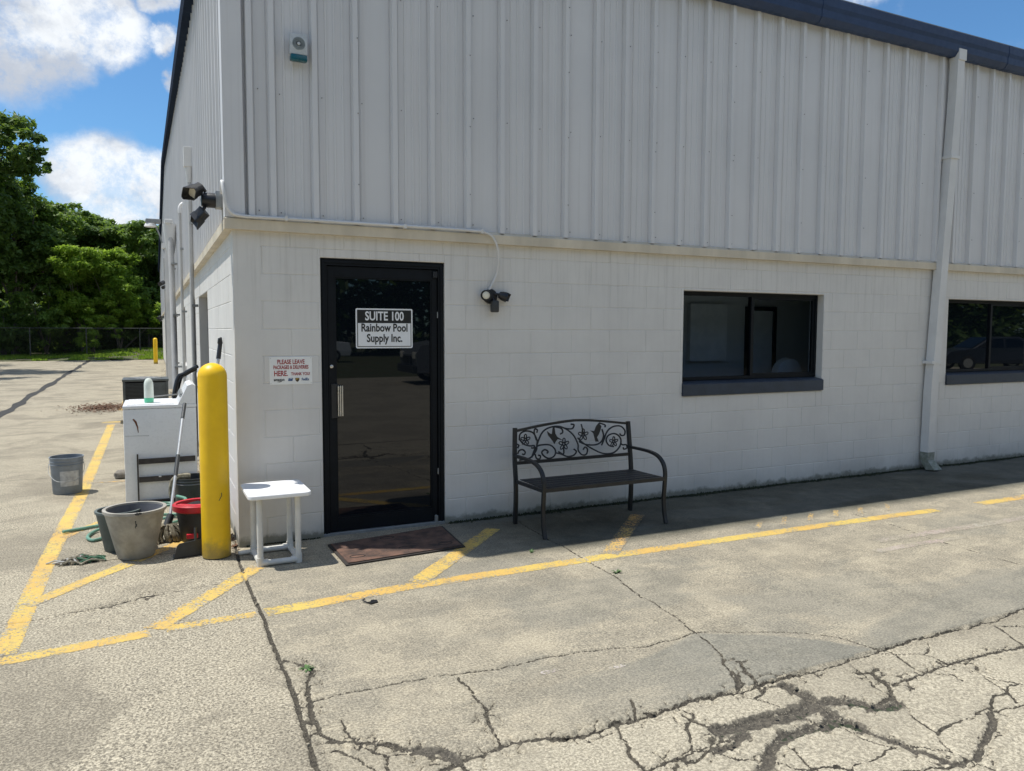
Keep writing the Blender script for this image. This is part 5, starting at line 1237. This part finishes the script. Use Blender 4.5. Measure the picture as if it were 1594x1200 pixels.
m.build('fan_guard', MAT_GALV, t, True)
# hose
rr = random.Random(2); pts = [(-1.215, .98, .02), (-1.10, 1.04, .016), (-.95, 1.10, .015), (-.86, 1.0, .015), (-.88, .75, .015), (-.98, .62, .015), (-1.03, .74, .016), (-.98, .92, .018), (-.86, .98, .03), (-.74, .9, .02), (-.60, .85, .015)]
for k in range(22):
    a = k*.62; R0 = .19+.035*math.sin(k*1.7); pts.append((-.52+R0*math.cos(a)*1.0, 1.02+R0*math.sin(a)*.95, .018+.009*k))
tag(MB().tube(catmull(pts, 5), .0125, 8).build('garden_hose', MAT_HOSE, None, True), 'pale green garden hose coiled on the ground behind the planter', 'hose')
# rag heap
t = thing('mop_rag', 'crumpled grey and green rag heap lying near the yellow line', 'rag', (-1.045, .10, 0))
for mat_, sd_, n_, cx in ((MAT_ROPE, 3, 34, -.02), (pm('green_rag', (.05, .12, .07), .95, var=.4, vscale=20), 5, 22, .05), (pm('pale_rag', (.40, .40, .38), .95, var=.3, vscale=20), 7, 16, -.06), (MAT_SHOE, 9, 22, .01)):
    m = MB(); rr = random.Random(sd_)
    for k in range(n_):
        x, y = cx+rr.gauss(0, .045), rr.gauss(0, .03); a = rr.uniform(0, 6.3); l = rr.uniform(.04, .09); z = rr.uniform(.006, .032)*(1-abs(x)*4)
        z = max(.006, z)
        m.tube(catmull([(x-l*math.cos(a), y-l*.6*math.sin(a), .004), (x, y, z+.012), (x+l*math.cos(a+.7), y+l*.6*math.sin(a+.7), .005)], 3), .006, 5)
    m.build('cloth_strands', mat_, t, True)
# stone or soiled lump, twig, debris
m = MB(); bm = bmesh.new(); bmesh.ops.create_icosphere(bm, subdivisions=2, radius=1); rr = random.Random(1)
for v in bm.verts: v.co *= rr.uniform(.85, 1.1); v.co.x *= .10; v.co.y *= .07; v.co.z = max(-.04, v.co.z*.055)
bm.verts.index_update(); m.add([v.co[:] for v in bm.verts], [tuple(v.index for v in f.verts) for f in bm.faces]); bm.free()
tag(m.build('stone', MAT_STONE, None, True, (-.83, 3.35, .04)), 'round brown stone on the ground left of the washing machine', 'stone')
t = thing('metal_scrap', 'small dark bent metal scrap on the concrete in front of the door', 'scrap', (.575, -1.565, .002), .4)
MB().prism([(-.03, -.02), (.02, -.026), (.034, .004), (.01, .024), (-.012, .006), (-.028, .012)], 0, .008, 'z').build('plate', MAT_BLK, t)
MB().tube([(-.03, .01, .004), (-.035, .05, .012), (-.01, .06, .01)], .004, 5).build('wire', MAT_BLK, t)
def weed(loc, n, s, seed, label):
    m = MB(); rr = random.Random(seed)
    for k in range(n):
        a = rr.uniform(0, 6.28); l = s*rr.uniform(.5, 1); w = s*.13; e = rr.uniform(.3, 1.0)
        d = Vector((math.cos(a), math.sin(a), 0)); q = Vector((-d.y, d.x, 0)); p1 = d*l*.45+Vector((0, 0, l*e*.5)); p2 = d*l+Vector((0, 0, l*e*.45))
        m.add([(0, 0, 0), tuple(p1+q*w), tuple(p2), tuple(p1-q*w)], [(0, 1, 2, 3)])
    tag(m.build('weed', MAT_WEED, None, False, loc), label, 'weed')
MAT_WEED = pm('weed_leaf', (.06, .13, .03), .7, var=.4, vscale=30)
weed((1.905, -1.05, 0), 7, .045, 1, 'tiny weed sprouting from the concrete in front of the bench')
weed((2.20, -1.72, 0), 14, .045, 2, 'small flat green weed in the joint below the yellow line')
weed((.045, -2.30, -.01), 16, .05, 3, 'green weed growing in the crumbled joint near the camera')
m = MB(); rr = random.Random(31)
for k in range(900):
    x, y = rr.gauss(-1.30, .28), rr.gauss(11.9, .42)
    a = rr.uniform(0, 6.3); s = rr.uniform(.018, .045); z = rr.uniform(.008, .03)
    q = [(x+s*math.cos(a+k2*PI/2)*(1 if k2 % 2 else .55), y+s*math.sin(a+k2*PI/2)*(1 if k2 % 2 else .55), z+rr.uniform(-.005, .02)) for k2 in range(4)]
    m.add(q, [(0, 1, 2, 3)])
o = m.build('leaf_litter', MAT_LEAFD); o['kind'] = 'stuff'
m = MB(); rr = random.Random(33)
for k in range(500):
    y = rr.uniform(3, 30); x = KS*y-abs(rr.gauss(.03, .10))-.02; s = rr.uniform(.008, .03); a = rr.uniform(0, 6)
    m.add([(x+s*math.cos(a+j*2.09), y+s*math.sin(a+j*2.09), .006+s*.3*(j == 1)) for j in range(3)], [(0, 1, 2)])
for k in range(60):
    x = rr.uniform(-.06, -.01); y = rr.uniform(-.1, .5); s = rr.uniform(.005, .016); a = rr.uniform(0, 6)
    m.add([(x+s*math.cos(a+j*2.09), y+s*math.sin(a+j*2.09), .006+s*.9*(j == 1)) for j in range(3)], [(0, 1, 2)])
o = m.build('leaf_litter', MAT_LEAFD); o['kind'] = 'stuff'
for k, (x, y, a, l) in enumerate([(-1.10, 1.55, .3, .05), (1.42, -2.92, .1, .07), (1.93, -2.93, .2, .06), (-.35, -2.2, .1, .06)]):
    pass
# ---------------------------------------------------------------- trees, fence, verge
def leaf_mat(name, c1, c2, tr=.35):
    m, t, b = new_mat(name)
    g = N(t, 'ShaderNodeTexCoord'); a = N(t, 'ShaderNodeAttribute', attribute_name='tone').outputs['Fac']
    oi = N(t, 'ShaderNodeObjectInfo').outputs['Random']
    c = mixc(t, a, c1, c2); c = mixc(t, mrange(t, oi, 0, 1, 0, .35, False), c, tuple(x*.72 for x in c1))
    t.links.new(c, b.inputs['Base Color']); b.inputs['Roughness'].default_value = .55; b.inputs['Specular IOR Level'].default_value = .35
    tl = N(t, 'ShaderNodeBsdfTranslucent'); t.links.new(mixc(t, .5, c, (.32, .48, .04)), tl.inputs[0])
    mx = N(t, 'ShaderNodeMixShader'); mx.inputs[0].default_value = tr
    t.links.new(b.outputs[0], mx.inputs[1]); t.links.new(tl.outputs[0], mx.inputs[2]); t.links.new(mx.outputs[0], t.nodes['Material Output'].inputs[0])
    return m
LEAF_D = leaf_mat('dark_leaves', (.045, .088, .023), (.135, .22, .045), .40)
LEAF_M = leaf_mat('mid_leaves', (.072, .135, .028), (.20, .31, .060), .44)
LEAF_L = leaf_mat('light_leaves', (.16, .27, .036), (.38, .52, .07), .62)
BARK = pm('bark', (.12, .10, .08), .9, var=.35, vscale=6, bump=.8, bscale=25)
def leaves_mesh(name, clumps, per, size, seed, mat, droop=0.0, narrow=.5):
    """clumps: array of (x,y,z,r); per leaves each; small bent quads"""
    r = np.random.default_rng(seed); K = len(clumps); n = K*per
    cl = np.repeat(np.array(clumps), per, axis=0)
    d = r.normal(size=(n, 3)); d /= np.linalg.norm(d, axis=1)[:, None]
    rad = r.random(n)**.42
    p = cl[:, :3]+d*(rad*cl[:, 3])[:, None]*np.array([1, 1, .62])
    nr = d*.6+r.normal(size=(n, 3))*.5+np.array([0, 0, .7]); nr /= np.linalg.norm(nr, axis=1)[:, None]
    a = np.cross(nr, r.normal(size=(n, 3))); a /= np.linalg.norm(a, axis=1)[:, None]; b = np.cross(nr, a)
    s = size*(.55+.9*r.random(n))[:, None]
    v = np.stack([p-a*s, p+b*s*narrow-nr*s*.12, p+a*s-np.array([0, 0, droop])*s, p-b*s*narrow-nr*s*.12], 1).reshape(-1, 3)
    me = bpy.data.meshes.new(name); me.vertices.add(4*n); me.vertices.foreach_set('co', v.astype(np.float32).ravel())
    me.loops.add(4*n); me.loops.foreach_set('vertex_index', np.arange(4*n, dtype=np.int32))
    me.polygons.add(n); me.polygons.foreach_set('loop_start', np.arange(0, 4*n, 4, dtype=np.int32)); me.polygons.foreach_set('loop_total', np.full(n, 4, np.int32))
    me.update(calc_edges=True)
    ct = np.repeat(r.random(K), per); tone = np.clip(.5*ct+.5*r.random(n)+.15*(d[:, 2]), 0, 1)
    at = me.attributes.new('tone', 'FLOAT', 'POINT'); at.data.foreach_set('value', np.repeat(tone, 4).astype(np.float32))
    me.materials.append(mat); return me
def crown_clumps(h, rad, base, n, seed, shape=1.0):
    r = np.random.default_rng(seed); out = []
    lobes = [(r.normal(0, rad*.42), r.normal(0, rad*.42), base+(h-base)*(.25+.72*r.random()), rad*(.38+.3*r.random())) for _ in range(9)]
    lobes.append((0, 0, h-rad*.55, rad*.6)); lobes.append((0, 0, (h+base)/2, rad*.85))
    for k in range(n):
        lx, ly, lz, lr = lobes[r.integers(len(lobes))]
        d = r.normal(size=3); d /= np.linalg.norm(d); q = lr*(.55+.45*r.random())
        z = min(lz+d[2]*q*.85, h-.2)
        out.append((lx+d[0]*q, ly+d[1]*q, max(base*.75, z), rad*(.10+.13*r.random())))
    return out
def tree(name, x, y, h, rad, base, label, mat, seed, group, nclump=330, per=62, leaf=.15, trunk=.22, parts=True, z=0):
    t = thing(name, label, 'tree', (x, y, z), 0, group)
    r = random.Random(seed); cl = crown_clumps(h, rad, base, nclump, seed)
    link('crown', leaves_mesh('crown', cl, per, leaf, seed+1, mat), t)
    m = MB(); top = h*.72; lean = (r.uniform(-.6, .6), r.uniform(-.5, .5))
    pts = catmull([(0, 0, -.2), (lean[0]*.15, lean[1]*.15, base*.5), (lean[0]*.5, lean[1]*.5, base), (lean[0], lean[1], top)], 4)
    m.tube(pts, [trunk*(1-.75*i/len(pts))+.03 for i in range(len(pts))], 9); m.build('trunk', BARK, t, True)
    lm = MB(); picks = [cl[r.randrange(len(cl))] for _ in range(16)]
    for c in picks:
        z0 = base*.6+(min(c[2], top)-base*.6)*r.uniform(.2, .6); f = z0/top; st = Vector((lean[0]*f, lean[1]*f, z0)); en = Vector(c[:3])
        mid = (st+en)/2+Vector((r.uniform(-.3, .3), r.uniform(-.3, .3), r.uniform(.0, .5)))
        lm.tube(catmull([st, mid, en], 3), [trunk*.32, trunk*.28, trunk*.24, trunk*.2, trunk*.15, trunk*.1, .015][:7], 5)
    lm.build('limbs', BARK, t, True)
    return t
GT = 'trees beyond the lot'
T1 = tree('broadleaf_tree', -9.1, 45.5, 12.9, 3.2, 3.0, 'tallest dark tree at the left edge with a branch reaching right', LEAF_D, 3, GT, 440, 95, .14, .30)
tree('broadleaf_tree', -7.2, 47.5, 11.2, 2.9, 1.8, 'dark round tree just right of the tallest one', LEAF_D, 5, GT, 400, 95, .135, .25)
tree('broadleaf_tree', -4.7, 49.5, 9.7, 2.5, 1.6, 'mid green tree in the centre of the tree line', LEAF_M, 8, GT, 400, 95, .13, .22)
tree('broadleaf_tree', -2.3, 52, 8.7, 2.8, 1.6, 'mid green tree behind the bright bush', LEAF_M, 13, GT, 400, 95, .13, .22)
tree('broadleaf_tree', .6, 53, 8.1, 2.9, 1.5, 'dark green tree next to the far end of the building', LEAF_D, 17, GT, 400, 95, .13, .22)
tree('broadleaf_tree', -5.6, 58, 10.8, 3.4, 2.0, 'dark tree rising behind the middle of the tree line', LEAF_D, 23, GT, 300, 75, .18, .25)
tree('broadleaf_tree', -1.2, 60, 9.4, 3.6, 2.0, 'dark tree with ragged top behind the building end', LEAF_D, 29, GT, 300, 75, .18, .25)
tree('broadleaf_tree', -12.5, 50, 15, 4, 2.0, 'dark tree partly cut off by the left edge', LEAF_D, 31, GT, 300, 75, .18, .25)
tree('broadleaf_tree', 4.5, 56, 12, 3.6, 2.0, 'dark tree hidden behind the far end of the warehouse', LEAF_D, 37, GT, 200, 60, .18, .25)
for i, (x, y, h, seed) in enumerate([(-13.2, 31.5, 19.5, 41), (-14.2, 38.0, 18.0, 43), (-12.0, 27.5, 12.5, 47)]):
    tree('broadleaf_tree', x, y, h, 3.7, 3.6, ['near tree standing left of the lot', 'tall tree left of the lot outside the view near its back corner', 'tree standing left of the lot outside the view'][i], LEAF_D, seed, GT, 300, 70, .13, .28)
bl = [(-9.1+.55*k+.3*math.sin(k*2.1), 44.5, 10.6+.16*k+.30*math.sin(k*1.7)-.02*k*k, .50-.04*k) for k in range(9)]
bo = link('foliage', leaves_mesh('foliage', [(x+9.1, y-45.5, z, r_) for x, y, z, r_ in bl], 190, .13, 77, LEAF_D), T1)
MB().tube(catmull([(.2, -.3, 8.0), (1.2, -.8, 9.8), (3.0, -1, 10.9), (4.2, -1, 10.8)], 4), [.11, .10, .09, .085, .08, .07, .06, .055, .05, .04, .03, .02, .012], 6).build('branch', BARK, T1, True)
def shrub(x, y, h, rad, label, mat, seed, per=60, n=120, leaf=.12, z=.1, name='shrub', group='shrubs along the fence'):
    t = thing(name, label, 'shrub', (x, y, z), 0, group); cl = crown_clumps(h, rad, .15, n, seed)
    link('foliage', leaves_mesh('foliage', cl, per, leaf, seed+1, mat, .3, .34), t)
    m = MB(); r = random.Random(seed)
    for k in range(6):
        c = cl[r.randrange(len(cl))]; m.tube(catmull([(r.uniform(-.1, .1), r.uniform(-.1, .1), -.1), (c[0]*.5, c[1]*.5, c[2]*.55), c[:3]], 3), [.04, .036, .03, .026, .02, .015, .01], 5)
    m.build('stems', BARK, t, True)
shrub(-3.7, 46.8, 6.2, 2.1, 'bright yellow-green feathery bush in the middle of the fence line', LEAF_L, 51, 60, 300, .14, .3)
shrub(-1.7, 47.4, 6.6, 1.9, 'tall light green sapling clump right of the bright bush', LEAF_L, 53, 55, 280, .14, .3)
shrub(-5.6, 47.0, 4.6, 1.7, 'low mid green bush left of the bright bush', LEAF_M, 55, 60, 120, .12, .2)
shrub(-.1, 47.8, 4.0, 1.5, 'leafy mid green bush beside the far bollard', LEAF_M, 57, 60, 120, .12, .4)
shrub(-3.0, 45.0, 2.3, 1.0, 'small bright bush hanging over the fence', LEAF_L, 59, 60, 90, .11, .3)
shrub(-7.6, 46.2, 3.2, 1.6, 'dark low bush under the tall left tree', LEAF_D, 61, 60, 130, .12, .1)
shrub(-9.9, 45.0, 2.6, 1.5, 'dark bush at the foot of the left tree', LEAF_D, 63, 60, 120, .12, .1)
shrub(1.4, 48.5, 3.2, 1.5, 'dark bush behind the end of the building', LEAF_D, 65, 60, 120, .12, .4)
# the wood behind, one dense mass
r = np.random.default_rng(99); cl = [(r.uniform(-30, 14), r.uniform(62, 70), 7.8*r.random()**.8, r.uniform(.9, 1.7)) for _ in range(620)]
cl += [(r.uniform(-30, 14), r.uniform(60, 66), 3.2*r.random(), r.uniform(.9, 1.5)) for _ in range(260)]
o = link('woods', leaves_mesh('woods', cl, 95, .30, 100, LEAF_D)); o['kind'] = 'stuff'
r = np.random.default_rng(98); cl = [(r.uniform(-16, 6), r.uniform(48.5, 52), .2+2.4*r.random(), r.uniform(.7, 1.2)) for _ in range(150)]
cl = cl+[(r.uniform(-18, 8), r.uniform(54, 62), .2+3.2*r.random(), r.uniform(.9, 1.5)) for _ in range(200)]
o = link('undergrowth', leaves_mesh('undergrowth', cl, 110, .16, 101, LEAF_D)); o['kind'] = 'stuff'
# chain link fence
t = thing('chain_link_fence', 'old chain link fence in front of the trees', 'fence', (0, 44.0, .12))
for k in range(9):
    x = -14.5+k*2.75+.15; MB().tube([(x, 0, 0), (x, 0, 1.62)], .032, 8).build('post', MAT_FENCE, t, True)
MB().tube([(-16, 0, 1.60), (9, 0, 1.60)], .022, 8).build('top_rail', MAT_FENCE, t, True)
m = MB(); s = .15
x = -16
while x < 9:
    for sg in (1, -1):
        a = (x, .03*sg, .05); b = (x+sg*1.5, .03*sg, 1.55)
        m.add([a, (a[0]+.007, a[1], a[2]), (b[0]+.007, b[1], b[2]), b, (a[0], a[1]+.006, a[2]), (b[0], b[1]+.006, b[2])], [(0, 1, 2, 3), (0, 4, 5, 3)])
    x += s
m.build('wire_mesh', MAT_FENCE, t)['kind'] = 'stuff'
# grass on the verge
def grass():
    r = np.random.default_rng(6); n = 26000; x = r.uniform(-13, 5, n); y = 40.3+r.random(n)*7; keep = fbm(x*1.1, y*1.1, 3, 8) > .42+.25*(x < -4)*(y < 42); x, y = x[keep], y[keep]; n = len(x)
    z = .02+np.clip((y-40.6)/4, 0, 1)**1.2*.42*np.clip((x+6)/5, .15, 1); a = r.uniform(0, PI, n); w = .02+.03*r.random(n); h = .06+.16*r.random(n)*fbm(x*.8, y*.8, 2, 9)
    lx, ly = r.normal(0, .03, n), r.normal(0, .03, n)
    v = np.stack([np.stack([x-w*np.cos(a), y-w*np.sin(a), z], 1), np.stack([x+w*np.cos(a), y+w*np.sin(a), z], 1), np.stack([x+lx, y+ly, z+h], 1)], 1).reshape(-1, 3)
    me = bpy.data.meshes.new('grass'); me.from_pydata(v.tolist(), [], np.arange(3*n).reshape(-1, 3).tolist())
    at = me.attributes.new('tone', 'FLOAT', 'POINT'); at.data.foreach_set('value', np.repeat(r.random(n), 3).astype(np.float32)); me.materials.append(LEAF_L)
    o = link('grass', me); o['kind'] = 'stuff'
grass()
# ---------------------------------------------------------------- what the door and windows mirror, behind the camera
def vehicle(name, label, cat, loc, rz, prof, glassprof, wid, mat, wheels, wr):
    t = thing(name, label, cat, loc, rz)
    h = wid/2; n = len(prof); vs = []; tops = max(z for x, z in prof)
    for yy, inset in ((-h, 1), (-h*.97, 0), (h*.97, 0), (h, 1)):
        for x, z in prof: k = max(0, (z-tops*.55)/(tops*.45)); vs.append((x, yy*(1-.14*k) if inset else yy*(1-.14*k), z if not inset else z-(.03 if z > tops*.5 else -.02)))
    fs = [(L_*n+k, L_*n+(k+1) % n, (L_+1)*n+(k+1) % n, (L_+1)*n+k) for L_ in range(3) for k in range(n)]+[tuple(range(n)), tuple(reversed(range(3*n, 4*n)))]
    MB().add(vs, fs).build('body', mat, t)
    for gp in glassprof:
        for sg in (-1, 1):
            m = MB(); vv = []
            for x, z in gp: k = max(0, (z-tops*.55)/(tops*.45)); vv.append((x, sg*(h*(1-.14*k)+.006), z))
            m.add(vv, [tuple(range(len(gp)))]).build('side_window', MAT_GLASS, t)
    for x in wheels:
        for sg in (-1, 1):
            w = MB().lathe([(wr*.6, -.11), (wr, -.09), (wr, .09), (wr*.6, .11)], 24, (x, sg*(h-.09), wr), M=Matrix.Rotation(PI/2, 4, 'X')).build('wheel', MAT_TYRE, t, True)
            MB().lathe([(wr*.62, -.115), (wr*.5, -.10), (0, -.10), (0, .10), (wr*.5, .10), (wr*.62, .115)], 20, (x, sg*(h-.09), wr), M=Matrix.Rotation(PI/2, 4, 'X')).build('rim', MAT_ALU, w, True)
    return t
vp = [(-2.7, .35), (-2.75, .9), (-2.6, 1.15), (-1.9, 1.30), (-1.15, 2.15), (-.8, 2.38), (2.6, 2.42), (2.75, 2.2), (2.8, .35)]
v = vehicle('parked_van', 'silver van parked across the lot, mirrored in the door glass', 'van', (9.55, -16.4, 0), .06, vp, [[(-1.75, 1.38), (-1.12, 2.05), (-.75, 2.12), (-.6, 1.38)], [(-.45, 1.38), (-.45, 2.12), (.6, 2.12), (.6, 1.38)]], 2.0, MAT_VANP, (-1.85, 1.75), .36)
MB().add([(-1.90, -.86, 1.312), (-1.90, .86, 1.312), (-1.16, .80, 2.16), (-1.16, -.80, 2.16)], [(0, 1, 2, 3)]).build('windscreen', MAT_GLASS, v).location = (-.012, 0, .012)
for sg in (-1, 1): MB().box((-2.765, sg*.72-.14, .78), (-2.70, sg*.72+.14, .98), .02).build('headlight', MAT_LENS, v)
MB().box((-2.79, -.45, .62), (-2.72, .45, .86), .01).build('grille', MAT_BLK, v); MB().box((-2.84, -.95, .34), (-2.70, .95, .58), .03).build('bumper', MAT_CHAR, v)
cp_ = [(-2.2, .30), (-2.28, .62), (-2.1, .82), (-1.15, .95), (-.45, 1.40), (.75, 1.44), (1.55, 1.05), (2.2, .98), (2.28, .55), (2.2, .30)]
cg = [[(-1.0, .98), (-.42, 1.33), (.1, 1.36), (.1, .98)], [(.18, .98), (.18, 1.36), (.7, 1.36), (1.3, 1.02)]]
for nm, lb, loc, rz, mt in (('parked_car', 'white car parked far across the road, mirrored in the door glass', (7.2, -35, 0), .03, MAT_CARW), ('parked_car', 'dark car parked far to the right, mirrored in the right window', (32.5, -14.5, 0), .5, MAT_CARD)):
    c_ = vehicle(nm, lb, 'car', loc, rz, cp_, cg, 1.8, mt, (-1.4, 1.4), .32)
    MB().add([(-1.17, -.74, .955), (-1.17, .74, .955), (-.46, .66, 1.395), (-.46, -.66, 1.395)], [(0, 1, 2, 3)]).build('windscreen', MAT_GLASS, c_).location = (-.012, 0, .012)
    MB().box((-2.32, -.8, .32), (-2.2, .8, .55), .03).build('bumper', MAT_CHAR, c_)
r = np.random.default_rng(55); cl = [(r.uniform(-45, 150), r.uniform(-52, -44), 15*r.random()**.9, r.uniform(2.0, 3.4)) for _ in range(1500)]
o = link('roadside_woods', leaves_mesh('roadside_woods', cl, 75, .42, 56, LEAF_D)); o['kind'] = 'stuff'
for o in bpy.data.objects:
    if o.parent is None and o.type == 'MESH' and not o.get('label') and not o.get('kind'): print('UNTAGGED', o.name)
print('tris', sum(sum(len(p.vertices)-2 for p in o.data.polygons) for o in bpy.data.objects if o.type == 'MESH'))
